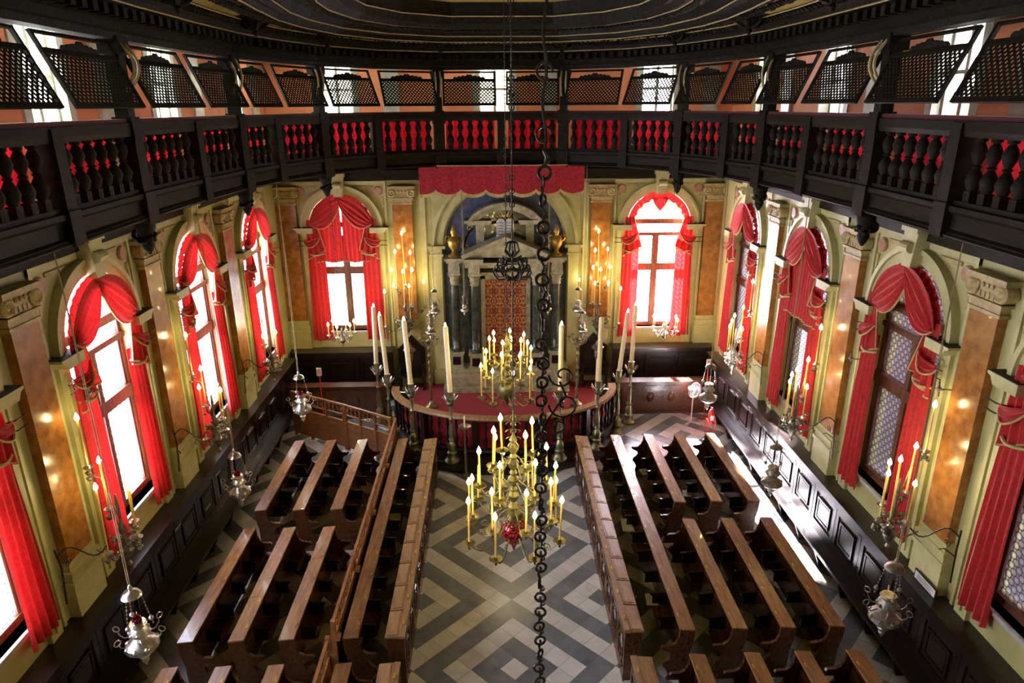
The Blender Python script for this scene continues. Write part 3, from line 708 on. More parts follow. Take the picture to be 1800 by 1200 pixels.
# tall bronze candlesticks with big candles
def candlestick(label, lit=True, lean=0):
    t = thing('tall_candlestick', label, 'candlestick', (0, 0, 0), 0, 'tall bronze candlesticks round the platform')
    b = MB(); b.lathe([(.19, 0), (.20, .04), (.17, .08), (.13, .12), (.11, .2), (.13, .26), (.10, .3), (.115, .42), (.08, .5), (.055, .55), (.085, .6), (.06, .66), (.075, .8), (.05, 1.0), (.035, 1.12), (.06, 1.17), (.03, 1.22), (.045, 1.38), (.03, 1.5), (.075, 1.54), (.10, 1.60), (.055, 1.63)], seg=16); b.build('stem', 'candlebrass', t, smooth=True)
    b = MB(); n = 9
    for k in range(n):
        a0 = 2*PI*k/n; a1 = 2*PI*(k+1)/n; am = (a0+a1)/2; am_ = a0+.08; ap = a1-.08
        P = lambda r, a, z: (r*cos(a), r*sin(a), z)
        b.add([P(.05, a0, 1.62), P(.05, a1, 1.62), P(.13, ap, 1.66), P(.19, am+.12, 1.76), P(.20, am, 1.78), P(.19, am-.12, 1.76), P(.13, am_, 1.66)], [(0, 1, 2, 3, 4, 5, 6)])
    b.build('petal_drip_pan', 'silver', t)
    b = MB(); b.lathe([(.035, 1.62), (.035, 1.68), (.075, 1.70), (.075, 1.88), (.085, 1.9), (.055, 1.9)], seg=14); b.build('socket', 'candlebrass', t, smooth=True)
    b = MB(); b.lathe([(.062, 0), (.062, 1.66), (.045, 1.69), (.012, 1.69)], seg=14); c = b.build('large_candle', 'wax', t, smooth=True, loc=(0, 0, 1.88)); c.rotation_euler = (0, lean, 0)
    if lit: flame_obj(c, 1.685, 1.0)
    else: b = MB(); b.lathe([(.008, 1.69), (.006, 1.74)], seg=6); b.build('wick', 'iron', c)
    return t
CS = [(-3.62, 18.35, 'outermost, beyond the left end of the balustrade', .02), (-3.2, 17.5, 'second from the left', -.05), (-2.38, 16.05, 'third from the left', -.045), (-1.36, 15.5, 'left of the aisle mouth', -.03),
      (1.34, 15.5, 'right of the aisle mouth', 0), (2.36, 16.05, 'third from the right, its candle unlit', .01), (3.16, 17.5, 'second from the right, leaning right', .09), (3.62, 18.15, 'outermost, beyond the right end of the balustrade', .02)]
for k, (x, y, nm, ln) in enumerate(CS):
    o = candlestick('tall bronze candlestick with large candle, '+nm, k != 5, ln); o.location = (x, y, .30 if k in (2, 3, 4, 5) else 0)
# slim columns on the platform
for g, nm in ((-1, 'left'), (1, 'right')):
    t = thing('slim_candelabrum', 'slim turned brass candelabrum on the carpet, %s side' % nm, 'candelabrum', (g*2.15, 18.7, .355))
    pr = [(.17, 0), (.18, .04), (.10, .10), (.06, .16)]
    for k in range(8): z = .2+k*.22; pr += [(.03, z), (.055, z+.06), (.06, z+.1), (.03, z+.16)]
    b = MB(); b.lathe(pr+[(.05, 2.0), (.10, 2.06), (.05, 2.1)], seg=14); b.build('stem', 'candlebrass', t, smooth=True)
    for k in range(6):
        a = PI/3*k; b = MB(); b.tube([(cos(a)*r, sin(a)*r, 1.95+z) for r, z in ((.03, 0), (.12, -.05), (.22, .0), (.26, .1), (.24, .16))], .012, 5); b.lathe([(.0001, 0), (.05, .02), (.05, .05)], .25*cos(a), .25*sin(a), 2.1, 8); b.build('branch', 'pewter', t, smooth=True)
# small single candlestand in the aisle mouth
t = thing('candle_stand', 'small stand with short white candle before the balustrade', 'candle stand', (-1.02, 15.3, 0))
b = MB(); b.lathe([(.16, 0), (.15, .04), (.04, .08), (.03, .6), (.05, .64), (.025, .7), (.025, 1.25), (.06, 1.3)], seg=12); b.build('stem', 'candlebrass', t, smooth=True)
b = MB(); b.lathe([(.02, 1.3), (.15, 1.33), (.16, 1.36), (.14, 1.345), (.02, 1.33)], seg=14); b.build('pan', 'silver', t, smooth=True)
b = MB(); b.lathe([(.022, 1.34), (.022, 1.62), (.008, 1.64)], seg=8); b.build('candle', 'wax', t, smooth=True)

# ------------------------------------------------------------------ THE SHRINE (marble ark)
AX = .10; AY = 20.0
t = thing('marble_shrine', 'tall marble shrine with four dark columns, pediments and arched blue niche', 'shrine', (AX, WY, .355))
Z = .355
def part(fn, name, m_, parent=None, smooth=False):
    b = MB(); fn(b); return b.build(name, m_, parent or t, smooth=smooth)
def f(b):                                            # local: y=0 wall plane, -y towards the room, z from platform
    b.add([(1.88*cos(PI*k/24), -.03, 4.45+1.90*sin(PI*k/24)) for k in range(25)]+[(-1.88, -.03, 0), (1.88, -.03, 0)], [tuple(range(27))])
part(f, 'blue_niche', 'blue')
def f(b):
    arcband(b, 1.86, 2.12, -.16, 0, 4.45); arcband(b, 2.12, 2.22, -.22, 0, 4.45); arcband(b, 1.80, 1.86, -.06, 0, 4.45)
part(f, 'niche_arch', 'cream2')
for s_ in (-1, 1):
    def f(b):
        b.box(s_*1.92, -.18, .0, s_*2.24, 0, 4.15); b.box(s_*1.88, -.22, 0, s_*2.28, 0, .5)
        b.box(s_*1.86, -.26, 4.15, s_*2.3, 0, 4.22); b.box(s_*1.90, -.22, 4.22, s_*2.26, 0, 4.38); b.box(s_*1.8, -.32, 4.38, s_*2.34, 0, 4.47)
    part(f, 'side_pier', 'cream2')
    def f(b): b.box(s_*2.36, -.06, 0, s_*2.52, 0, 6.3)
    part(f, 'outer_strip', 'cream2')
def f(b):
    b.box(-1.95, -1.0, 0, 1.95, 0, .16); b.box(-1.85, -.92, .16, 1.85, 0, .62); b.box(-1.90, -.96, .62, 1.90, 0, .70)
part(f, 'marble_base', 'arkstone')
pd0 = cl0 = cc0 = None
for x, yy in ((-1.53, -.55), (-.93, -.72), (.93, -.72), (1.53, -.55)):
    if pd0 is None:
        b = MB(); b.box(-.23, -.2, .70, .23, .2, .76); b.box(-.19, -.17, .76, .19, .17, 1.18); b.box(-.23, -.2, 1.18, .23, .2, 1.25); b.box(-.12, -.185, .84, .12, -.17, 1.1, 1); pd0 = b.build('column_pedestal', ['arkstone', 'dark'], t, loc=(x, yy, 0))
        b = MB(); b.lathe([(.18, 1.25), (.18, 1.29), (.15, 1.31), (.165, 1.34), (.13, 1.38), (.128, 1.8), (.115, 3.35)], seg=18); cl0 = b.build('column', 'green', t, smooth=True, loc=(x, yy, 0))
        b = MB(); b.lathe([(.12, 3.35), (.14, 3.37), (.12, 3.4), (.15, 3.5), (.13, 3.53), (.18, 3.64), (.15, 3.66), (.19, 3.7)], seg=12); b.box(-.19, -.19, 3.68, .19, .19, 3.74)
        for q in range(4): b.ball((.15*cos(PI/4+q*PI/2), .15*sin(PI/4+q*PI/2), 3.64), .045, 8, 5)
        b.box(-.17, -.17, 3.74, .17, .17, 3.95); b.box(-.16, -.19, 3.95, .16, .17, 4.05)
        cc0 = b.build('column_capital', 'arkstone', t, smooth=False, loc=(x, yy, 0))
    else:
        for q in (pd0, cl0, cc0): ring_of('c', q, t, (x, yy, 0))
def f(b):
    b.box(-1.35, -.25, .7, -1.1, -.05, 4.0); b.box(1.1, -.25, .7, 1.35, -.05, 4.0); b.box(-1.75, -.2, .7, 1.75, -.04, 4.0)
part(f, 'back_slab', 'green')
def f(b):
    for s_ in (-1, 1):
        b.box(s_*.62, -.5, .7, s_*.75, -.2, 3.62); b.box(s_*1.75, -.8, 4.05, s_*1.30, -.05, 4.12); b.box(s_*1.8, -.86, 4.12, s_*1.22, -.05, 4.2)
        b.box(s_*1.22, -.98, 4.05, s_*.66, -.05, 4.12); b.box(s_*1.26, -1.02, 4.12, s_*.66, -.05, 4.2)
    b.box(-.75, -.5, 3.5, .75, -.2, 3.62); b.box(-.80, -.62, 3.62, .80, -.2, 3.72); b.box(-1.2, -.8, 3.9, 1.2, -.2, 4.05)
part(f, 'entablature', 'arkstone')
def f(b):
    for s_ in (-1, 1):
        b.prism([(0, 4.70), (s_*1.27, 4.20), (s_*1.27, 4.29), (0, 4.82)], -1.02, -.3); b.prism([(0, 4.78), (s_*1.27, 4.28), (s_*1.30, 4.33), (0, 4.88)], -1.1, -.3)
    b.prism([(-1.1, 4.2), (1.1, 4.2), (0, 4.68)], -.75, -.3)
part(f, 'triangular_pediment', 'arkstone')
part(lambda b: b.add([(-.72, -.46, .85), (.72, -.46, .85), (.72, -.46, 3.5), (-.72, -.46, 3.5)], [(0, 1, 2, 3)]), 'brocade_curtain', 'brocade')
def f(b):                                            # attic
    for s_ in (-1, 1):
        b.box(s_*.62, -.42, 4.2, s_*.86, -.06, 5.12); b.box(s_*.44, -.5, 5.12, s_*1.10, -.06, 5.17); b.box(s_*.40, -.55, 5.17, s_*1.2, -.06, 5.25); b.box(s_*.25, -.3, 4.2, s_*.62, -.2, 5.12, 1)
    th = math.radians(50); R_ = 1.06/sin(th); zc = 5.25-R_*cos(th)
    arcband(b, R_-.06, R_+.03, -.60, -.06, zc, PI/2-th, PI/2+th, 20); arcband(b, R_-.20, R_-.06, -.46, -.06, zc, PI/2-th, PI/2+th, 20)
    b.box(-.95, -.3, 5.2, .95, -.06, 5.4, 1); b.box(-.7, -.25, 5.4, .7, -.06, 5.6, 1)
part(f, 'attic_with_curved_pediment', ['arkstone', 'green'])
for s_ in (-1, 1):
    b = MB()
    for k in range(2):
        b.tube([(s_*(.93+.32*(i/20)**1.1+.10*sin(i/20*PI)), -.3, 5.0-.75*i/20+.06*sin(i/20*PI*2)) for i in range(21)], .03, 5)
    b.tube([(s_*1.05+.10*cos(a*.5)*(1-a/16), -.3, 5.0+.10*sin(a*.5)*(1-a/16)) for a in range(14)], .02, 5); b.tube([(s_*1.22+.12*cos(a*.5)*(1-a/16), -.3, 4.42+.12*sin(a*.5)*(1-a/16)) for a in range(14)], .02, 5)
    b.build('gilt_volute', 'gold', t, smooth=True)
    b = MB(); b.lathe([(.17, 4.20), (.17, 4.24), (.08, 4.3), (.06, 4.36), (.10, 4.42), (.17, 4.52), (.19, 4.64), (.15, 4.75), (.07, 4.80), (.06, 4.84), (.09, 4.9), (.085, 4.98), (.05, 5.05), (.03, 5.1), (.001, 5.16)], s_*1.52, -.5, 0, 14)
    b.tube([(s_*1.52-.18, -.5, 4.62), (s_*1.52-.25, -.5, 4.7), (s_*1.52-.22, -.5, 4.8), (s_*1.52-.12, -.5, 4.78)], .022, 5); b.tube([(s_*1.52+.18, -.5, 4.62), (s_*1.52+.25, -.5, 4.7), (s_*1.52+.22, -.5, 4.8), (s_*1.52+.12, -.5, 4.78)], .022, 5)
    b.build('gilt_urn', 'gold', t, smooth=True)
b = MB()
for s_ in (-1, 1):
    pts = [(s_*.005, 4.74), (s_*.255, 4.74), (s_*.255, 5.20)]+[(s_*(.13+.125*cos(PI*k/8)), 5.20+.11*sin(PI*k/8)) for k in range(1, 9)]
    b.prism(pts, -.52, -.47)
    for k in range(5): b.box(s_*.05, -.523, 4.84+k*.085, s_*.21, -.52, 4.855+k*.085, 1)
o = b.build('tablets_of_the_law', ['paper', 'dark'], t)
b = MB()
for k in range(13):
    a = PI*k/12; b.prism([(.24*cos(a)-.03*sin(a), 5.16+.2*sin(a)-.03*cos(a)*0), (.40*cos(a), 5.16+.36*sin(a)), (.24*cos(a)+.03*sin(a), 5.16+.2*sin(a)+.0)], -.46, -.44)
b.build('gilt_rays', 'gold', t)

# valance hanging from the gallery edge over the shrine
def valance():
    def top(u): return (-2.16+4.32*u, 18.50-.22*sin(PI*u)*0-.30*(abs(2*u-1)**6)*0, 7.34)
    nS = 6.6
    def f(u, v):
        ph = (u*nS) % 1; sc_ = abs(sin(PI*(u*nS+.35)))**.6
        d = .62+.13*sc_; x = -2.16+4.32*u
        return (x, 18.34+.012*sin(u*60)*v-.10*sin(PI*u), 7.36-d*v-.03)
    b = MB(); b.grid(f, 132, 6, 0)
    g = MB()
    def f2(u, v): p = f(u, 1); return (p[0], p[1]-.004, p[2]+.02-.09*v)
    b.grid(f2, 132, 1, 1); b.tube([(f(i/40, 0)[0], f(i/40, 0)[1]-.005, 7.33) for i in range(41)], .014, 5, False, 1)
    return tag(b.build('shrine_valance', ['valance', 'trim'], smooth=True), 'crimson scalloped valance with gold fringe hanging above the shrine', 'valance')
valance()

# ------------------------------------------------------------------ GALLERY
POSTS = [(5.05, 2.6, 1), (5.10, 4.4, 0), (5.12, 6.2, 1), (5.15, 8.0, 0), (5.2, 9.93, 1), (5.15, 11.88, 0), (5.0, 13.56, 1), (4.72, 14.85, 0), (4.11, 16.4, 1), (3.08, 17.7, 0), (1.60, 18.49, 1), (0, 18.55, 0)]
right = POSTS; left = [(-x, y, k) for x, y, k in POSTS[:-1]][::-1]
ALL = right+left                                # runs right-near ... centre ... left-near
# floor slab of the gallery, soffit and edge
b = MB()
for i in range(len(ALL)-1):
    (x0, y0, _), (x1, y1, _) = ALL[i], ALL[i+1]
    def outp(x, y):
        if y < 15.5: return (math.copysign(WX, x), y)
        return (math.copysign(WX, x), WY) if abs(x) > 4.0 else (x*1.3, WY)
    o0, o1 = outp(x0, y0), outp(x1, y1)
    if o0[1] != o1[1]:
        cn = (math.copysign(WX, x0), WY)
        for z in (7.32, 7.62): b.add([(x0, y0, z), (x1, y1, z), (*o1, z), (*cn, z), (*o0, z)], [(0, 1, 2, 3, 4)], int(z > 7.5))
    else:
        for z in (7.32, 7.62): b.add([(x0, y0, z), (x1, y1, z), (*o1, z), (*o0, z)], [(0, 1, 2, 3)], int(z > 7.5))
for g in (-1, 1):
    for z in (7.32, 7.62): b.add([(g*5.05, 2.6, z), (g*WX, 2.6, z), (g*WX, BY, z), (g*5.05, BY, z)], [(0, 1, 2, 3)])
b.add([(-5.05, -.4, 7.62), (5.05, -.4, 7.62), (5.05, BY, 7.62), (-5.05, BY, 7.62)], [(0, 1, 2, 3)])
o = b.build('gallery_floor', ['gallery', 'plank']); o['kind'] = 'structure'
BAL2 = [(.06, 0), (.06, .10), (.04, .12), (.075, .18), (.095, .25), (.07, .32), (.035, .38), (.055, .40), (.035, .42), (.06, .47), (.085, .54), (.065, .61), (.035, .66), (.06, .68), (.06, .72)]
bal = MB(); bal.lathe(BAL2, seg=10); bal.box(-.055, -.055, 0, .055, .055, .13); bal0 = None
gr_proto = {}
def clipseg(x, z, dx, dz, w, h):
    t0, t1 = -99., 99.
    for p, d, lim in ((x, dx, w), (z, dz, h)):
        a, b_ = (0-p)/d, (lim-p)/d
        if a > b_: a, b_ = b_, a
        t0 = max(t0, a); t1 = min(t1, b_)
    return (t0, t1) if t1-t0 > .02 else None
side_nm = lambda xm: 'over the shrine' if abs(xm) < 1.7 else ('on the right side' if xm > 0 else 'on the left side')
where = []
nsec = len(ALL)-1
ordn = ['first', 'second', 'third', 'fourth', 'fifth', 'sixth', 'seventh', 'eighth', 'ninth', 'tenth', 'eleventh', 'twelfth']
for i in range(nsec):
    (x0, y0, k0), (x1, y1, k1) = ALL[i], ALL[i+1]
    P = Vector((x1, y1)); Q = Vector((x0, y0)); d = Q-P; L = d.length; ang = math.atan2(d.y, d.x)   # local x from P to Q; -y faces the room?
    mid = (P+Q)/2
    nrm = Vector((-d.y, d.x)).normalized(); inward = (Vector((0, 10))-mid)
    sgn = -1 if nrm.dot(inward) > 0 else 1      # +1: local -y faces the room
    if sgn < 0: P, Q = Q, P; d = Q-P; ang = math.atan2(d.y, d.x)
    j = i-nsec/2+.5; cnt = abs(int(j-.5 if j < 0 else j+.5)); cnt = int(abs(j)+.5)
    sd = 'right' if mid.x > 0 else 'left'
    pos = '%s bay %s of the middle' % (ordn[cnt-1], sd)
    t = thing('gallery_balustrade', 'dark gallery balustrade section with bulbous balusters, '+pos, 'balustrade', (P.x, P.y, 7.3), ang, 'gallery balustrade sections')
    b = MB(); b.prism([(-.10, 0), (.16, 0), (.16, .37), (-.12, .37), (-.12, .31), (-.06, .27), (-.06, .10), (-.10, .07)], 0, L, 'x'); b.tube([(0, -.115, .035), (L, -.115, .035)], .018, 5); b.build('edge_beam', 'gallery', t)
    b = MB(); b.box(0, -.07, .37, L, .07, .43); b.build('foot_rail', 'gallery', t)
    b = MB(); b.prism([(-.09, 1.13), (.09, 1.13), (.11, 1.19), (.11, 1.30), (-.11, 1.30), (-.11, 1.19)], 0, L, 'x'); b.build('hand_rail', 'gallery', t)
    b = MB(); b.prism([(-.085, 1.30), (.10, 1.30), (.09, 1.355), (-.07, 1.355)], 0, L, 'x'); b.build('velvet_cushion', 'velvet', t)
    nb = max(4, round((L-.25)/.27))
    for q in range(nb):
        l = (.16+(q+.5)*(L-.32)/nb, 0, .42)
        if bal0 is None: bal0 = bal.build('baluster', 'gallery', t, smooth=True, loc=l)
        else: ring_of('baluster', bal0, t, l)
    n = Vector((-sin(ang), cos(ang)))
    b = MB(); b.grid(lambda u, v: (.17+u*(L-.34), .17+.02*sin(u*60), 7.70+.85*v), 40, 2)
    o = b.build('backing_cloth', 'redcloth', smooth=True, loc=(P.x, P.y, 0), rz=ang); tag(o, 'crimson cloth hung behind the balusters, '+pos, 'cloth', 'crimson cloths behind the gallery balusters')
    # slanted lattice screen
    w = L-.26; h = .88; tilt = math.radians(24)
    t = thing('lattice_screen', 'slanted dark lattice screen above the balustrade, '+pos, 'screen', (P.x+d.x/L*.13+n.x*.02, P.y+d.y/L*.13+n.y*.02, 9.60), ang, 'slanted lattice screens of the gallery')
    Mx = Matrix.Rotation(-tilt, 4, 'X')
    b = MB()
    for bx in ((0, -h, .05, 0), (w-.05, -h, w, 0), (0, -.26, w, -.2), (0, -.03, w, 0), (0, -h, w, -h+.06)): b.box(bx[0], -.02, bx[1], bx[2], .02, bx[3], 0, Mx)
    b.build('frame', 'gallery', t)
    b = MB(); st = .062; iw, ih = w-.1, h-.32; k = -iw
    for sg in (1, -1):
        c = -ih if sg > 0 else 0
        while c < iw+ih:
            r_ = clipseg(c, 0.0001, sg, 1.0, iw, ih)
            if r_:
                a_, b_ = r_; p0, p1 = Vector((c+sg*a_+.05, 0, a_-h+.06)), Vector((c+sg*b_+.05, 0, b_-h+.06))
                u = (p1-p0).normalized(); s_ = Vector((-u.z, 0, u.x))*.0135; yo = .004*sg
                vv = [p0+s_, p0-s_, p1-s_, p1+s_]
                b.add([tuple(Mx @ Vector((v.x, yo-.004, v.z))) for v in vv]+[tuple(Mx @ Vector((v.x, yo+.004, v.z))) for v in vv], [(0, 1, 2, 3), (7, 6, 5, 4), (0, 4, 5, 1), (2, 6, 7, 3), (1, 5, 6, 2), (3, 7, 4, 0)])
            c += st*1.414
    b.build('lattice', 'gallery', t)
    b = MB(); cpts = [(-.45, 0)]+[(-.45+.9*q/24, .03+.05*sin(PI*q/24)+.028*abs(sin(q*1.05))+.03*(abs(q-12) < 2)) for q in range(25)]+[(.45, 0)]
    b.prism([(w/2+x_*min(.9, w/1.3), (z_-.2)*cos(tilt)) for x_, z_ in cpts], -.10, -.07); b.build('carved_crest', 'carved', t)
# posts
for i, (x, y, k) in enumerate(ALL):
    a = math.atan2(y-9.5, x); xo, yo = x+.0*cos(a), y
    b = MB(); tx = (ALL[min(i+1, len(ALL)-1)][0]-ALL[max(i-1, 0)][0], ALL[min(i+1, len(ALL)-1)][1]-ALL[max(i-1, 0)][1]); rz = math.atan2(tx[1], tx[0])
    j = i-(len(ALL)-1)//2
    nmp = 'exactly in the middle' if j == 0 else '%s %s of the middle' % (ordn[abs(j)-1], 'right' if x > 0 else 'left')
    if k:
        t = thing('gallery_column', 'dark square gallery column rising to the ceiling, post '+nmp, 'column', (x, y, 7.26), rz)
        b.box(-.12, -.13, -.02, .12, .13, 1.42); b.box(-.15, -.16, .0, .15, .16, .42); b.box(-.145, -.15, 1.1, .145, .15, 1.36); b.box(-.09, -.09, 1.42, .09, .09, 2.3); b.box(-.14, -.14, 2.2, .14, .14, 2.42); b.build('shaft', 'gallery', t)
        b = MB(); n_ = Vector((0-x, 10-y)).normalized(); cr, srn = cos(-rz), sin(-rz); lx, ly = n_.x*cr-n_.y*srn, n_.x*srn+n_.y*cr
        for o_ in (-.06, .06):
            b.tube([(lx*(.10+.16*sin(PI*q/12))-ly*o_, ly*(.10+.16*sin(PI*q/12))+lx*o_, 1.75+.62*q/12) for q in range(13)], .022, 5)
        b.build('scroll_bracket', 'ochre', t, smooth=True)
        if abs(x) < 2: continue
        b = MB(); b.lathe([(.02, -.46), (.06, -.40), (.09, -.32), (.07, -.24), (.11, -.16), (.14, -.08), (.14, -.02)], seg=10)
        b.tube([(lx*(-.12+.10*cos(q*.5)*(1-q/18)), ly*(-.12+.10*cos(q*.5)*(1-q/18)), -.2+.10*sin(q*.5)*(1-q/18)) for q in range(16)], .03, 6)
        for q in range(7): b.ball((.10*cos(q*.9), .10*sin(q*.9), -.26+.04*(q % 3)), .045, 7, 5)
        b.build('carved_corbel', 'carved', t, smooth=True)
    else:
        b.box(-.10, -.12, .02, .10, .14, 1.30); b.box(-.12, -.14, .04, .12, .16, .42)
        tag(b.build('balustrade_post', 'gallery', loc=(x, y, 7.28), rz=rz), 'short dark post dividing the gallery balustrade, post '+nmp, 'post')

# ------------------------------------------------------------------ CEILING
def sweep_poly(mb, prof, pts, mi=0):
    c = Vector((0, 9.5)); P = []
    n = len(pts)
    for (x, y, *_) in pts:
        dv = (Vector((x, y))-c).normalized()
        for off, z in prof: q = Vector((x, y))+dv*off; P.append((q.x, q.y, z))
    m_ = len(prof); mb.add(P, [(k*m_+i, k*m_+i+1, (k+1)*m_+i+1, (k+1)*m_+i) for k in range(n-1) for i in range(m_-1)], mi)
fine = []
for i in range(len(ALL)-1):
    (x0, y0, _), (x1, y1, _) = ALL[i], ALL[i+1]
    for q in range(4): fine.append((x0+(x1-x0)*q/4, y0+(y1-y0)*q/4))
fine.append(ALL[-1][:2]); fine = [(5.05, BY)]+fine+[(-5.05, BY)]
b = MB(); sweep_poly(b, [(.16, 9.64), (-.10, 9.64), (-.12, 9.72), (-.16, 9.74), (-.16, 9.84), (-.26, 9.88), (-.26, 9.96), (-.40, 10.02), (-.42, 10.10), (-.5, 10.14)], fine)
for i in range(1, len(fine)-2):                     # modillions
    (x0, y0), (x1, y1) = fine[i], fine[i+1]; L = math.hypot(x1-x0, y1-y0); m_ = max(1, round(L/.24))
    for q in range(m_):
        x, y = x0+(x1-x0)*(q+.5)/m_, y0+(y1-y0)*(q+.5)/m_; a = math.atan2(y-9.5, x); Mx = Matrix.Translation((x, y, 0)) @ Matrix.Rotation(math.atan2(y1-y0, x1-x0), 4, 'Z')
        b.box(-.055, .12, 9.86, .055, .40, 9.98, 0, Mx)
b.build('trim_1', 'carved', kind='structure')
b = MB()                                            # ceiling over the gallery walkway and the main field
ring = fine
for i in range(len(ring)-1):
    (x0, y0), (x1, y1) = ring[i], ring[i+1]
    s_ = lambda x, y: (x+(Vector((x, y-9.5)).normalized().x)*9, y+(Vector((x, y-9.5)).normalized().y)*9)
    a_, c_ = s_(x0, y0), s_(x1, y1); b.add([(x0, y0, 10.0), (x1, y1, 10.0), (*c_, 10.0), (*a_, 10.0)], [(0, 1, 2, 3)], 2)  # walkway ceiling made pale to bounce light onto the orange walls
b.add([(-7, BY, 10.75), (7, BY, 10.75), (7, 21, 10.75), (-7, 21, 10.75)], [(0, 1, 2, 3)], 1)
b.build('ceiling', ['gallery', 'olive', 'paper'], kind='structure')
def ring_mould(name, off, prof, mt):
    off = .35 if name in ('trim_4', 'trim_5', 'trim_6') else 0
    b = MB(); sweep_poly(b, [(o_-off, z) for o_, z in prof], fine); return b.build(name, mt, kind='structure')
ring_mould('trim_2', 0, [(-.5, 10.14), (-.62, 10.16), (-.62, 10.22), (-.72, 10.24)], 'carved')
b = MB(); b2 = MB(); sel = [i for i, p in enumerate(fine) if p[1] < 15.6]
nr = [i for i in sel if fine[i][0] > 0]; nl = [i for i in sel if fine[i][0] < 0]
sweep_poly(b, [(-.72, 10.22), (-1.5, 10.44)], [fine[i] for i in nr]); sweep_poly(b, [(-.72, 10.22), (-1.5, 10.44)], [fine[i] for i in nl]); b.build('trim_3', 'olive', kind='structure')
sweep_poly(b2, [(-.72, 10.22), (-1.0, 10.2), (-1.1, 10.3), (-1.3, 10.28), (-1.5, 10.44)], fine[nr[-1]:nl[0]+1]); b2.build('trim_9', 'carved', kind='structure')
ring_mould('trim_4', 0, [(-1.15, 10.34), (-1.16, 10.20), (-1.26, 10.17), (-1.30, 10.25), (-1.42, 10.22), (-1.50, 10.30), (-1.62, 10.26), (-1.7, 10.42)], 'carved')
ring_mould('trim_5', 0, [(-1.7, 10.42), (-2.3, 10.5)], 'carved')
ring_mould('trim_6', 0, [(-2.3, 10.5), (-2.32, 10.34), (-2.5, 10.30), (-2.6, 10.4), (-2.8, 10.36), (-2.9, 10.56), (-3.0, 10.8)], 'carved')
gl_ = MB()
for off, z in ((-.41, 10.03), (-.71, 10.2), (-1.62, 10.15), (-1.96, 10.24), (-2.66, 10.33), (-3.25, 10.5)):
    gl_.tube([(x+(Vector((x, y))-Vector((0, 9.5))).normalized().x*off, y+(Vector((x, y))-Vector((0, 9.5))).normalized().y*off, z) for x, y in fine[1:-1]], .013, 4)
gl_.build('trim_8', 'ochre', kind='structure')
# carved scrolls and pendants on the ceiling
random.seed(3)
pn = 0
for (x, y, *_k) in ALL:
    if not _k[0]: continue
    dv = (Vector((x, y))-Vector((0, 9.5))).normalized(); c = Vector((x, y))-dv*.95
    b = MB(); b.lathe([(.0001, 9.93), (.03, 9.95), (.05, 10.0), (.03, 10.03), (.10, 10.08), (.17, 10.14), (.20, 10.2), (.34, 10.24), (.36, 10.3)], c.x, c.y, 0, 12)
    for q in range(6): a = q*PI/3; b.tube([(c.x+cos(a)*r, c.y+sin(a)*r, 10.06+z) for r, z in ((.05, 0), (.15, .02), (.22, .08), (.2, .14))], .03, 5)
    ang = math.atan2(dv.y, dv.x); Mx = Matrix.Translation((c.x, c.y, 0)) @ Matrix.Rotation(ang, 4, 'Z')
    b.box(-.42, -.07, 10.2, .42, .07, 10.34, 0, Mx); b.box(-.09, -.7, 10.22, .09, .7, 10.34, 0, Mx)
    pn += 1
    o = b.build('ceiling_pendant', 'carved', smooth=True)
    tag(o, 'carved dark pendant boss under the ceiling, %s' % ('near column %s %s of the middle' % (ordn[(abs(ALL.index((x, y, 1))-11))-1], 'right' if x > 0 else 'left')), 'pendant')
b = MB(); random.seed(5)
for i in range(1, len(fine)-2):
    (x0, y0), (x1, y1) = fine[i], fine[i+1]
    for q in range(3):
        x, y = x0+(x1-x0)*(q+.5)/3, y0+(y1-y0)*(q+.5)/3; dv = (Vector((x, y))-Vector((0, 9.5))).normalized()
        for off, z in ((-.58, 10.18), (-1.22, 10.2), (-1.45, 10.24), (-2.45, 10.34)):
            p = Vector((x, y))+dv*off; r = .05+.03*random.random(); b.ball((p.x, p.y, z-.01), r, 7, 4, .8)
            b.tube([(p.x-.08, p.y, z), (p.x-.03, p.y-.05, z-.04), (p.x+.05, p.y, z-.02), (p.x+.1, p.y+.04, z)], .018, 4)
b.build('trim_7', 'carved', kind='structure')

# ------------------------------------------------------------------ CHANDELIERS
fl_b = MB(); fl_b.lathe([(.0005, 0), (.026, .018), (.034, .045), (.024, .08), (.0005, .13)], seg=8)
flame0 = [None]; cand0 = {}
def taper(parent, loc, h, lean=(0, 0), lit=True, r=.0145, mt='ywax'):
    key = (round(h, 2), r, mt)
    if key not in cand0:
        c = candle_mesh(h, r).build('candle', mt, parent, smooth=True, loc=loc); cand0[key] = c
    else:
        c = cand0[key].copy(); C.objects.link(c); c.parent = parent; c.location = loc
    c.rotation_euler = (lean[0], lean[1], 0)
    if lit:
        if flame0[0] is None: flame0[0] = fl_b.build('flame', 'flame', c, smooth=True, loc=(0, 0, h)); return c
        f_ = flame0[0].copy(); C.objects.link(f_); f_.parent = c; f_.location = (0, 0, h)
    return c
def arm_mesh(R, drop):
    b = MB(); pts = []
    for i in range(19):
        u = i/18; pts.append((.05+(R-.05)*u, 0, drop*(1-u)-.17*sin(PI*min(1, u*1.05))+.06*sin(2*PI*u)))
    b.tube(pts, .012, 6)
    b.tube([(R*.45+.05*cos(a*.6)*(1-a/14), 0, -.02+.05*sin(a*.6)*(1-a/14)) for a in range(12)], .008, 5)
    b.tube([(R*.72+.06*cos(a*.6)*(1-a/14), 0, -.10+.06*sin(a*.6)*(1-a/14)) for a in range(12)], .008, 5)
    b.lathe([(.015, -.06), (.02, -.03), (.015, 0)], R, 0, 0, 8)
    return b
def pan_mesh(r=.10): b = MB(); b.lathe([(.012, -.03), (.03, -.01), (r*.75, .0), (r, .018), (r*.98, .024), (r*.72, .008), (.028, .004), (.03, .05), (.022, .05), (.02, .01)], seg=16); return b
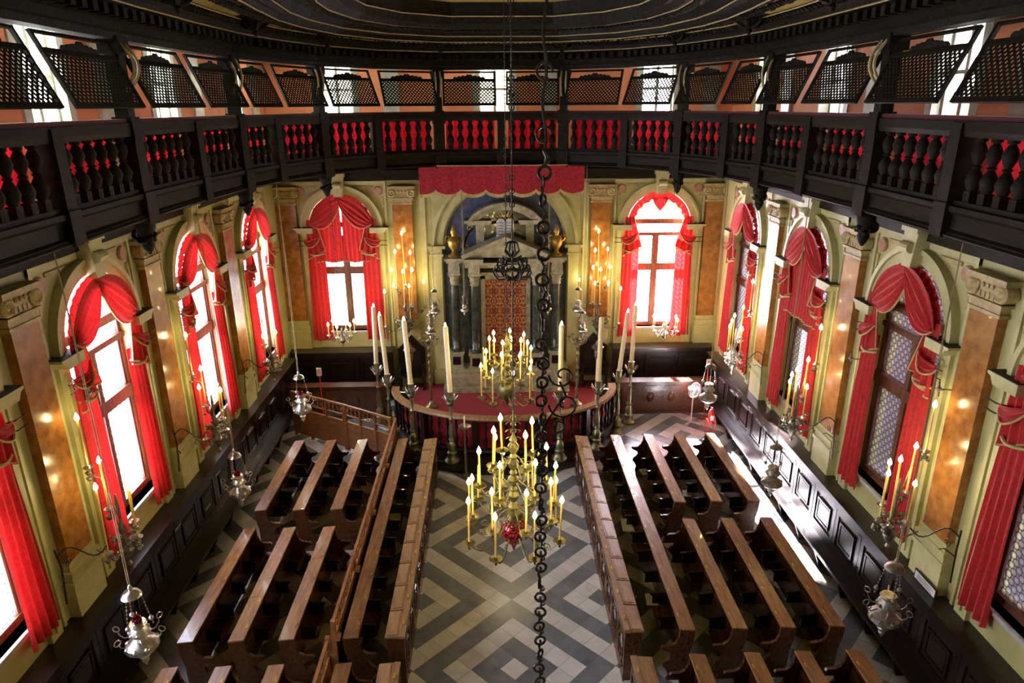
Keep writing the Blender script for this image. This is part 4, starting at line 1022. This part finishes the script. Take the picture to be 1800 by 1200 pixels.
def chandelier(label, x, y, z0, tiers, ztop, hanger_crown=None, big=1.0, finial='redfleck'):
    t = thing('chandelier', label, 'chandelier', (x, y, 0))
    zt = tiers[-1][0]
    b = MB(); pr = [(.08*big, z0+.42), (.11*big, z0+.46), (.14*big, z0+.5), (.12*big, z0+.58), (.05, z0+.62), (.085*big, z0+.68), (.05, z0+.74)]
    z = z0+.74
    while z < zt+.25: pr += [(.035, z+.02), (.07*big, z+.08), (.085*big, z+.14), (.04, z+.2), (.06*big, z+.24)]; z += .27
    pr += [(.02, z+.05), (.02, z+.1)]
    b.lathe(pr, seg=16); b.build('baluster_stem', 'brass', t, smooth=True)
    b = MB(); b.lathe([(.0001, -.12), (.02, -.08), (.03, -.03), (.10, .06), (.17, .14), (.205, .25), (.19, .36), (.14, .44), (.08, .47)], 0, 0, z0, 16); b.build('flecked_glass_bowl' if finial == 'redfleck' else 'finial', finial, t, smooth=True, loc=(0, 0, 0))
    for tz, R, n, ph, h in tiers:
        am = pn_ = None
        for k in range(n):
            a = 2*PI*k/n+ph; px, py = R*cos(a), R*sin(a)
            if am is None:
                am = arm_mesh(R, .1).build('arm', 'brass', t, smooth=True, loc=(0, 0, tz-.03), rz=a); pn_ = pan_mesh().build('drip_pan', 'brass', t, smooth=True, loc=(px, py, tz))
            else: ring_of('arm', am, t, (0, 0, tz-.03), a); ring_of('p', pn_, t, (px, py, tz))
            ln = .05*random.random(); la = random.random()*6.28
            taper(t, (px, py, tz+.01), h, (ln*sin(la), ln*cos(la)), lit=not (k == 3 and tz == tiers[1][0]))
    b = MB(); b.tube([(0, 0, zt+.3), (.0, 0, ztop)], .012, 6)
    zz = zt+.5
    while zz < ztop-.2:
        b.torus((0, 0, zz), .035, .008, 'y' if int(zz*10) % 2 else 'x', 10, 4); zz += .17
    b.build('suspension_rod', 'iron', t)
    if hanger_crown:
        b = MB(); zc = hanger_crown
        for k in range(8):
            a = k*PI/4
            b.tube([(r*cos(a), r*sin(a), zc+z) for r, z in ((.03, -.22), (.12, -.16), (.2, -.02), (.17, .08), (.1, .06), (.13, -.02))], .014, 5)
            b.tube([(r*cos(a+.4), r*sin(a+.4), zc+z) for r, z in ((.03, .1), (.1, .18), (.07, .28), (.02, .3))], .012, 5)
            b.ball((.2*cos(a), .2*sin(a), zc-.02), .02, 6, 4); b.tube([(r*cos(a+.39), r*sin(a+.39), zc+z) for r, z in ((.05, -.2), (.2, -.2), (.27, -.1), (.24, -.04))], .012, 5)
        b.torus((0, 0, zc-.05), .2, .012, 'z', 24, 5); b.build('leafy_corona', 'iron', t, smooth=True)
    b = MB()
    for sgx in (-1, 1):
        for k in range(4): b.tube([(sgx*(.02+.09*cos(a*.5)*(1-a/15)), .0, zt+.35+k*.02+.05*sin(a*.5)*(1-a/15)+.1*k) for a in range(13)], .008, 4)
    b.build('wire_scrolls', 'brass', t, smooth=True)
    return t
random.seed(11)
chandelier('great brass chandelier with dark glass bowl of painted red reflections hanging low over the aisle', 0, 9.0, 2.40,
           [(2.62, .73, 8, PI/8, .66), (3.00, .63, 8, .25, .60), (3.45, .50, 6, .1, .52), (3.85, .34, 4, .5, .5)], 10.77, 6.8)
chandelier('smaller brass chandelier hanging before the shrine platform', .03, 15.0, 2.15,
           [(2.30, .62, 8, .2, .74), (2.85, .56, 8, .55, .60), (3.2, .42, 6, .3, .5)], 10.77, None, .9, 'brass')
# two small silver chandeliers in the far windows
for x, nm in ((-4.78, 'left'), (4.86, 'right')):
    t = thing('small_chandelier', 'small silver chandelier hanging in the far %s window' % nm, 'chandelier', (x, 19.5, 0))
    b = MB(); b.lathe([(.001, 2.02), (.03, 2.06), (.02, 2.1), (.07, 2.16), (.09, 2.22), (.05, 2.3), (.03, 2.4), (.04, 2.5), (.015, 2.6)], seg=12); b.build('stem', 'pewter', t, smooth=True)
    ar = pn_ = None
    for k in range(6):
        a = k*PI/3+.4
        if ar is None: ar = arm_mesh(.38, .04).build('arm', 'pewter', t, smooth=True, loc=(0, 0, 2.38), rz=a); pn_ = pan_mesh(.06).build('drip_pan', 'silver', t, smooth=True, loc=(.38*cos(a), .38*sin(a), 2.4))
        else: ring_of('a', ar, t, (0, 0, 2.38), a); ring_of('p', pn_, t, (.38*cos(a), .38*sin(a), 2.4))
        taper(t, (.38*cos(a), .38*sin(a), 2.42), .28, r=.0125)
    b = MB(); b.tube([(0, 0, 2.6), (0, 0, 7.33)], .006, 4); zz = 2.75
    while zz < 7.2: b.torus((0, 0, zz), .022, .006, 'y' if int(zz*12) % 2 else 'x', 8, 4); zz += .11
    b.build('chain', 'iron', t)

# iron chain in the foreground
t = thing('iron_chain', 'heavy wrought iron scrolled chain hanging in front of the viewer', 'chain', (.09, 4.6, 0))
z = 4.0; k = 0
rg = None
while z < 8.55:
    if rg is None:
        b = MB(); b.torus((0, 0, 0), .041, .0115, 'y', 18, 7)
        b.tube([(0, 0, .041), (.006, .01, .075), (.012, 0, .10), (-.006, -.01, .14), (0, 0, .155)], .011, 6)
        b.tube([(.02+.024*cos(1.2+a*.45)*(1-a/20), .012, .075+.024*sin(1.2+a*.45)*(1-a/20)) for a in range(14)], .007, 5)
        rg = b.build('ring_link', 'iron', t, smooth=True, loc=(0, 0, z), rz=.2)
    else: ring_of('ring_link', rg, t, (0.006*sin(k*2.2), 0, z), .25*sin(k*1.7)+(1.2 if k % 5 == 3 else 0))
    z += .145 if z < 7.4 else .18; k += 1
b = MB()
b.tube([(.012*sin(i*.9), 0, 8.5+i*.06) for i in range(38)], .011, 6)
for zz in (8.62, 9.0): b.tube([(.05*cos(a*.4), 0, zz+.05*sin(a*.4)) for a in range(14)], .009, 5)
b.build('upper_rod', 'iron', t, smooth=True)
b = MB()
for zz, sz in ((6.95, .10), (6.72, .12), (6.55, .07)):
    b.tube([(.05+sz+sz*cos(PI+a*.42)*(1-a/22), .01, zz+sz*sin(PI+a*.42)*(1-a/22)) for a in range(19)], .008, 5)
b.tube([(0, 0, 6.5), (.05, .01, 6.6), (.12, .01, 6.72), (.18, .01, 6.78), (.13, .01, 6.9)], .009, 5)
b.build('side_scrolls', 'iron', t, smooth=True)

# ------------------------------------------------------------------ WALL SCONCES
def ornaments(b, c, r, n, rnd):
    for q in range(n):
        a = rnd.random()*6.28; rr = r*rnd.random()**.5; p = (c[0]+rr*cos(a)*.7, c[1]+rr*sin(a), c[2]+(rnd.random()-.5)*r*1.3); s_ = .02+.028*rnd.random()
        b.ball(p, s_, 7, 4, .8)
        b.tube([(p[0]+s_*1.5*cos(w*.6)*(1-w/12), p[1]+s_*1.5*sin(w*.6)*(1-w/12), p[2]+.02*w/6) for w in range(9)], .0065, 4)
def sconce(label, loc, rz, items, mt='pewter', bracket=True, orn=36, seed=1, cup='silver', oc=(0, 0)):
    # local: +y = outward wall, x along wall; items: (dx, dy, z_cup, candle_h, lean)
    rnd = random.Random(seed); t = thing('wall_sconce', label, 'sconce', loc, rz, 'branched wall candle sconces')
    zm = min(i[2] for i in items)
    b = MB(); b.lathe([(.001, zm-.45), (.04, zm-.38), (.02, zm-.32), (.09, zm-.2), (.11, zm-.12), (.05, zm-.02), (.03, zm+.15), (.06, zm+.22), (.02, zm+.4), (.03, zm+.7), (.012, zm+.85)], oc[0], oc[1], 0, 12)
    b.tube([(oc[0], oc[1], zm-.1), (oc[0]*.5, .2, zm-.25), (oc[0]*.3, .5, zm-.1)], .016, 5); b.build('body', mt, t, smooth=True)
    for dx, dy, zc, h, ln in items:
        b = MB(); dz = zc-zm
        b.tube([(oc[0], oc[1], zm+dz*.3-.05), (oc[0]+(dx-oc[0])*.45, oc[1]+(dy-oc[1])*.5, zc-.16), (oc[0]+(dx-oc[0])*.85, oc[1]+(dy-oc[1])*.9, zc-.14), (dx, dy, zc-.04)], .011, 5)
        b.tube([(oc[0]+(dx-oc[0])*.6+.04*cos(w*.6)*(1-w/12), (dy+oc[1])/2, zc-.12+.04*sin(w*.6)*(1-w/12)) for w in range(10)], .008, 4)
        ornaments(b, (dx*.8, dy, zc-.12), .07, 3, rnd); b.build('branch', mt, t, smooth=True)
        b = MB(); b.lathe([(.01, -.04), (.035, -.02), (.06, .0), (.075, .02), (.04, .01), (.028, .05), (.02, .05)], dx, dy, zc, 10); b.build('cup', cup, t, smooth=True)
        taper(t, (dx, dy, zc+.02), h, (0, ln), r=.0155)
    b = MB(); ornaments(b, (oc[0], oc[1], zm+.05), .26, orn, rnd); b.build('cast_leaves', mt, t, smooth=True)
    if bracket:
        b = MB(); x = -.95 if bracket is True else bracket
        b.tube([(x, .42, zm-.35), (x+.02, .38, zm+.25), (x, .40, zm+.55)], .014, 5); b.tube([(x+(.5*u/10)*(-1 if x > 0 else 1), .40-.4*u/10, zm+.42+.12*sin(u*.62)-.015*u) for u in range(11)], .012, 5); b.tube([(x+(.12+.07*cos(u*.5)*(1-u/18))*(-1 if x > 0 else 1), .34, zm+.25+.07*sin(u*.5)*(1-u/18)) for u in range(15)], .009, 4); b.tube([(x, .4, zm+.1), (x-.12, .3, zm+.16), (x-.16, .25, zm+.12)], .010, 5)
        b.build('iron_bracket', 'iron', t, smooth=True)
    return t
# side-wall sconces; local +y = towards the wall
SI = [(.30, -.02, 2.62, .72, 0), (-.02, .12, 3.05, .75, .02), (.12, -.14, 2.45, .82, .03), (-.28, .05, 2.68, .62, 0), (-.10, -.1, 2.5, 1.1, -.03), (.0, .3, 3.75, .72, .0)]
rows = [(16.75, 'beneath the farthest', 1), (12.95, 'beside the second', 2), (9.2, 'beside the third', 3)]
for y, nm, sd in rows:
    sconce('tall-candled sconce %s window, right wall' % nm, (6.0, y, 0), -PI/2, [(-a, b_, c_, d_, e_) for a, b_, c_, d_, e_ in SI], mt='silver' if y > 16 else 'pewter', seed=sd, bracket=.95)
    sconce('tall-candled sconce %s window, left wall' % nm, (-6.0, y, 0), PI/2, SI[:4] if y > 16 else (SI[:3]+[(-.30, .1, 2.45, 1.05, .05), (.0, .3, 3.75, .75, 0)]), seed=sd+5, bracket=-.95)
# small star-shaped iron fittings that catch the cords
LI_ = [(-2.92, 5.21, 3.67), (-3.16, 4.69, 3.59), (-2.74, 4.68, 3.10), (-3.29, 4.12, 2.62), (-2.97, 4.08, 3.01), (-2.70, 4.16, 3.05), (-3.26, 3.64, 2.5), (-2.81, 3.64, 2.55), (-3.56, 3.50, 2.42), (-2.36, 3.74, 2.95)]
for g, nm in ((-1, 'left'), (1, 'right')):
    cx_ = 2.95*g
    sconce('many-branched sconce with long tapers on the pilaster %s of the shrine' % nm, (cx_, 20.3, 0), 0,
           [(g*(-(a)-2.95)+0*g, -.02-.1*(i % 3), z0, zf-z0-.04, .02*(i % 3-1)) for i, (a, zf, z0) in enumerate(LI_)], bracket=False, orn=85, seed=20+g, oc=(0, -.05))

# ------------------------------------------------------------------ HANGING SILVER LAMPS
def lamp(label, x, y, zcap, ztop, s=1.0, mt='silver', red=True, arms=6):
    t = thing('hanging_lamp', label, 'hanging lamp', (x, y, zcap))
    b = MB(); b.lathe([(.015*s, .08*s), (.03*s, .04*s), (.025*s, .0), (.10*s, -.03*s), (.135*s, -.09*s), (.12*s, -.095*s), (.01, -.06*s)], seg=14); b.build('crown_cap', mt, t, smooth=True)
    zb = -.62*s
    for k in range(3):
        a = k*2*PI/3+.3; b = MB(); p0 = Vector((.11*s*cos(a), .11*s*sin(a), -.09*s)); p1 = Vector((.19*s*cos(a), .19*s*sin(a), zb+.02))
        b.tube([p0, p1], .004, 4)
        for q in range(9): c = p0.lerp(p1, (q+.5)/9); b.ball(c, .013*s, 6, 4)
        b.ball(p0.lerp(p1, .8), .036*s, 8, 5); b.build('beaded_chain', mt, t, smooth=True)
    b = MB(); b.lathe([(.10*s, .1*s), (.12*s, .07*s), (.09*s, .03*s), (.13*s, -.03*s), (.14*s, -.08*s), (.09*s, -.14*s), (.12*s, -.18*s), (.21*s, -.25*s), (.22*s, -.31*s), (.15*s, -.38*s), (.06*s, -.43*s), (.075*s, -.47*s), (.04*s, -.52*s), (.05*s, -.55*s), (.02*s, -.6*s), (.001, -.64*s)], 0, 0, zb, 16)
    for q in range(8): a = q*PI/4; b.ball((.19*s*cos(a), .19*s*sin(a), zb-.27*s), .045*s, 7, 5); b.ball((.12*s*cos(a+.3), .12*s*sin(a+.3), zb-.06*s), .035*s, 7, 5)
    b.build('body', mt, t, smooth=True)
    if red: b = MB(); b.lathe([(.045*s, .05*s), (.065*s, .12*s), (.06*s, .17*s), (.05*s, .165*s), (.04*s, .07*s)], 0, 0, zb, 12); b.build('red_glass_cup', 'redfleck', t, smooth=True)
    for k in range(arms):
        a = k*2*PI/arms; b = MB(); pts = [(r*s*cos(a), r*s*sin(a), zb+z*s) for r, z in ((.13, -.14), (.22, -.17), (.28, -.12), (.30, -.05))]; b.tube(pts, .009*s, 5)
        b.tube([((.31+.045*cos(w*.7))*s*cos(a), (.31+.045*cos(w*.7))*s*sin(a), zb-.02*s+.045*s*sin(w*.7)) for w in range(9)], .009*s, 5, True); b.build('scroll_arm', mt, t, smooth=True)
    b = MB(); b.tube([(.012, 0, .06*s), (.03, 0, (ztop-zcap)*.5), (.0, 0, ztop-zcap)], .006, 4); b.tube([(-.012, 0, .06*s), (-.0, 0, (ztop-zcap)*.5), (0, 0, ztop-zcap)], .006, 4); b.build('cord', 'rope', t)
    return t
lamp('silver hanging lamp with red cup near the lower left corner', -5.17, 7.75, 2.70, 7.33, 1.0)
lamp('silver hanging lamp with red cup level with the second left window', -5.54, 12.53, 2.21, 7.33, 1.0)
lamp('silver hanging lamp before the slanting corner partition, far left', -4.96, 15.42, 2.74, 7.33, 1.0)
lamp('dull silver hanging lamp above the nearest part of the right wall bench', 5.24, 7.82, 2.79, 7.33, 1.0, 'pewter', False)
lamp('dull bulbous hanging lamp over the sunlit part of the right wall bench', 5.27, 11.99, 2.46, 7.33, .95, 'pewter', False, 0)
lamp('dull hanging lamp beside the white fan', 5.04, 15.6, 2.78, 7.33, 1.0, 'pewter', False, 0)
lamp('upper silver lamp left of the shrine', -2.02, 19.62, 3.7, 7.33, .75, 'silver', False, 4)
lamp('lower silver lamp left of the shrine', -2.12, 19.2, 3.1, 7.33, .65, 'silver', False, 0)
lamp('upper silver lamp right of the shrine', 2.24, 19.62, 3.7, 7.33, .75, 'silver', False, 4)
lamp('lower silver lamp right of the shrine', 2.34, 19.2, 3.1, 7.33, .65, 'silver', False, 0)
lamp('small silver lamp between the left columns of the shrine', -1.12, 19.3, 3.6, 7.33, .5, 'silver', False, 0)
lamp('small silver lamp between the right columns of the shrine', 1.32, 19.3, 3.6, 7.33, .5, 'silver', False, 0)

# ------------------------------------------------------------------ SMALL THINGS
t = thing('pedestal_fan', 'white pedestal fan in the far right corner', 'fan', (5.45, 18.1, 0), .5)
for k in range(2):
    b = MB(); Mx = Matrix.Rotation(k*PI/2+.3, 4, 'Z'); b.box(-.33, -.03, .0, .33, .03, .03, 0, Mx); b.build('foot_bar', 'plastic', t)
b = MB(); b.lathe([(.03, .03), (.018, .06), (.018, .85), (.03, .87)], seg=10); b.build('pole', 'plastic', t, smooth=True)
b = MB(); b.lathe([(.05, -.02), (.07, .04), (.06, .16), (.02, .2)], M4=Matrix.Translation((0, .0, 1.02)) @ Matrix.Rotation(-PI/2, 4, 'X'), seg=12); b.box(-.02, -.02, .85, .02, .06, 1.0); b.build('motor', 'plastic', t, smooth=True)
b = MB()
for r in (.06, .11, .15, .19, .22): b.torus((0, -.09, 1.02), r, .004, 'y', 28, 4)
b.torus((0, -.03, 1.02), .225, .008, 'y', 32, 5)
for k in range(28): a = k*2*PI/28; b.tube([(.05*cos(a), -.10, 1.02+.05*sin(a)), (.22*cos(a), -.03, 1.02+.22*sin(a)), (.05*cos(a), .04, 1.02+.05*sin(a))], .003, 3)
b.lathe([(.001, 0), (.05, .0), (.05, .01), (.001, .012)], M4=Matrix.Translation((0, -.10, 1.02)) @ Matrix.Rotation(PI/2, 4, 'X'), seg=14); b.build('grille', 'plastic', t, smooth=True)
for k in range(3):
    b = MB(); a = k*2*PI/3; b.grid(lambda u, v: ((.03+.16*u)*cos(a+(v-.5)*.9), -.03+.04*(v-.5), 1.02+(.03+.16*u)*sin(a+(v-.5)*.9)), 4, 4); b.build('blade', 'plastic', t, smooth=True)
t = thing('red_stand', 'red metal stand with a red extinguisher beside the fan', 'extinguisher', (5.78, 17.35, 0))
b = MB()
for x, y in ((-.12, -.12), (.12, -.12), (.12, .12), (-.12, .12)): b.tube([(x, y, 0), (x*.8, y*.8, .42)], .01, 4)
b.tube([(-.12, -.12, .01), (.12, -.12, .01), (.12, .12, .01), (-.12, .12, .01)], .01, 4, True); b.tube([(-.1, -.1, .42), (.1, -.1, .42), (.1, .1, .42), (-.1, .1, .42)], .012, 4, True); b.build('frame', 'redpaint', t)
b = MB(); b.lathe([(.07, .30), (.08, .32), (.08, .66), (.05, .73), (.02, .75), (.03, .8)], seg=12); b.build('cylinder', 'redpaint', t, smooth=True)
b = MB(); b.box(-.05, -.083, .42, .05, -.079, .58); b.build('white_label', 'paper', t)
for x, y, nm in ((5.9, 18.35, 'beside the fan on the right'), (-5.2, 18.15, 'behind the slanting partition on the left')):
    t = thing('marker_pole', 'slim red pole with a small pale tag '+nm, 'pole', (x, y, 0))
    b = MB(); b.lathe([(.1, 0), (.1, .02), (.014, .03), (.014, 1.68)], seg=8); b.build('pole', 'redpaint', t, smooth=True)
    b = MB(); b.box(-.07, -.02, 1.62, .07, .0, 1.86); b.build('tag_plate', 'paper', t); b = MB(); b.box(-.045, -.023, 1.66, .045, -.02, 1.82); b.box(-.03, -.0235, 1.7, .03, -.023, 1.73); b.build('red_panel', 'roundel', t)
def flat(nm, label, cat, x, y, z, w, d, mt, rz=0, h=.02):
    b = MB(); b.box(-w/2, -d/2, 0, w/2, d/2, h); b.box(-w/2+.006, -d/2-.001, h*.2, w/2-.006, d/2-.004, h*.8); tag(b.build(nm, mt, loc=(x, y, z), rz=rz), label, cat)
flat('prayer_book', 'open yellowish book on the seat of the left aisle pew', 'book', -2.45, 12.75, .452, .26, .34, 'yellow', .1)
flat('prayer_book', 'white book on the seat of the right aisle pew', 'book', 2.46, 12.3, .452, .22, .45, 'paper', -.05)
flat('prayer_book', 'pale grey book lying in the long right aisle pew, nearer the viewer', 'book', 2.47, 10.0, .452, .2, .3, 'stone', -.1)
flat('paper_sheet', 'white sheet in the second right pew, far bank', 'paper', 3.3, 14.5, .452, .2, .28, 'paper', .2, .004)
flat('paper_sheet', 'white sheet in the third right pew, far bank', 'paper', 4.06, 13.5, .452, .2, .28, 'paper', -.2, .004)
flat('paper_sheet', 'white sheet in the outermost right pew, middle bank', 'paper', 4.85, 10.6, .452, .2, .28, 'paper', .3, .004)
t = thing('framed_notice', 'small framed white notice leaning at the foot of the right pilaster', 'notice', (6.44, 8.75, 1.6), -PI/2)
b = MB(); b.box(-.28, -.02, 0, .28, 0, .17); b.build('frame', 'dark', t)
b = MB(); b.box(-.255, -.024, .02, .255, -.02, .15); b.build('sheet', 'paper', t)
b = MB()
for k in range(4): b.box(-.2, -.0255, .04+k*.026, .2-.05*(k % 2), -.024, .048+k*.026)
b.build('printed_lines', 'dark', t)
# star-shaped iron cleats for curtain cords
for k, (x, y, z, rz) in enumerate(((-6.38, 8.9+.85, 4.72, PI/2), (-6.38, 12.56+1.0, 4.6, PI/2), (6.38, 12.56-.75, 4.3, -PI/2), (6.38, 8.9+.4, 4.75, -PI/2))):
    b = MB()
    for q in range(4): a = q*PI/2+.2; b.prism([(.025*cos(a-.8), .025*sin(a-.8)), (.12*cos(a), .12*sin(a)), (.025*cos(a+.8), .025*sin(a+.8))], -.012, .012)
    b.ball((0, 0, 0), .04, 8, 5); b.tube([(0, 0, 0), (0, .2, -.02), (0, .28, 0)], .012, 5)
    tag(b.build('cord_cleat', 'pewter', loc=(x, y, z), rz=rz), 'star-shaped iron cleat on the %s wall, %s' % ('left' if x < 0 else 'right', 'nearer the viewer' if y < 11 else 'farther from the viewer'), 'cleat')

for g, nm in ((-1, 'left'), (1, 'right')):
    t = thing('processional_lantern', 'grey bell-topped pole lantern standing behind the candlesticks on the %s' % nm, 'lantern', (g*2.62, 18.0, .355))
    b = MB(); b.lathe([(.14, 0), (.14, .03), (.05, .07), (.035, .1), (.035, 1.75), (.05, 1.8)], seg=12); b.build('pole', 'wax', t, smooth=True)
    b = MB(); b.lathe([(.07, 1.72), (.09, 1.78), (.10, 1.9), (.085, 1.96), (.16, 2.02), (.17, 2.06), (.10, 2.12), (.05, 2.2), (.055, 2.24), (.02, 2.26)], seg=14); b.build('bell_top', 'pewter', t, smooth=True)
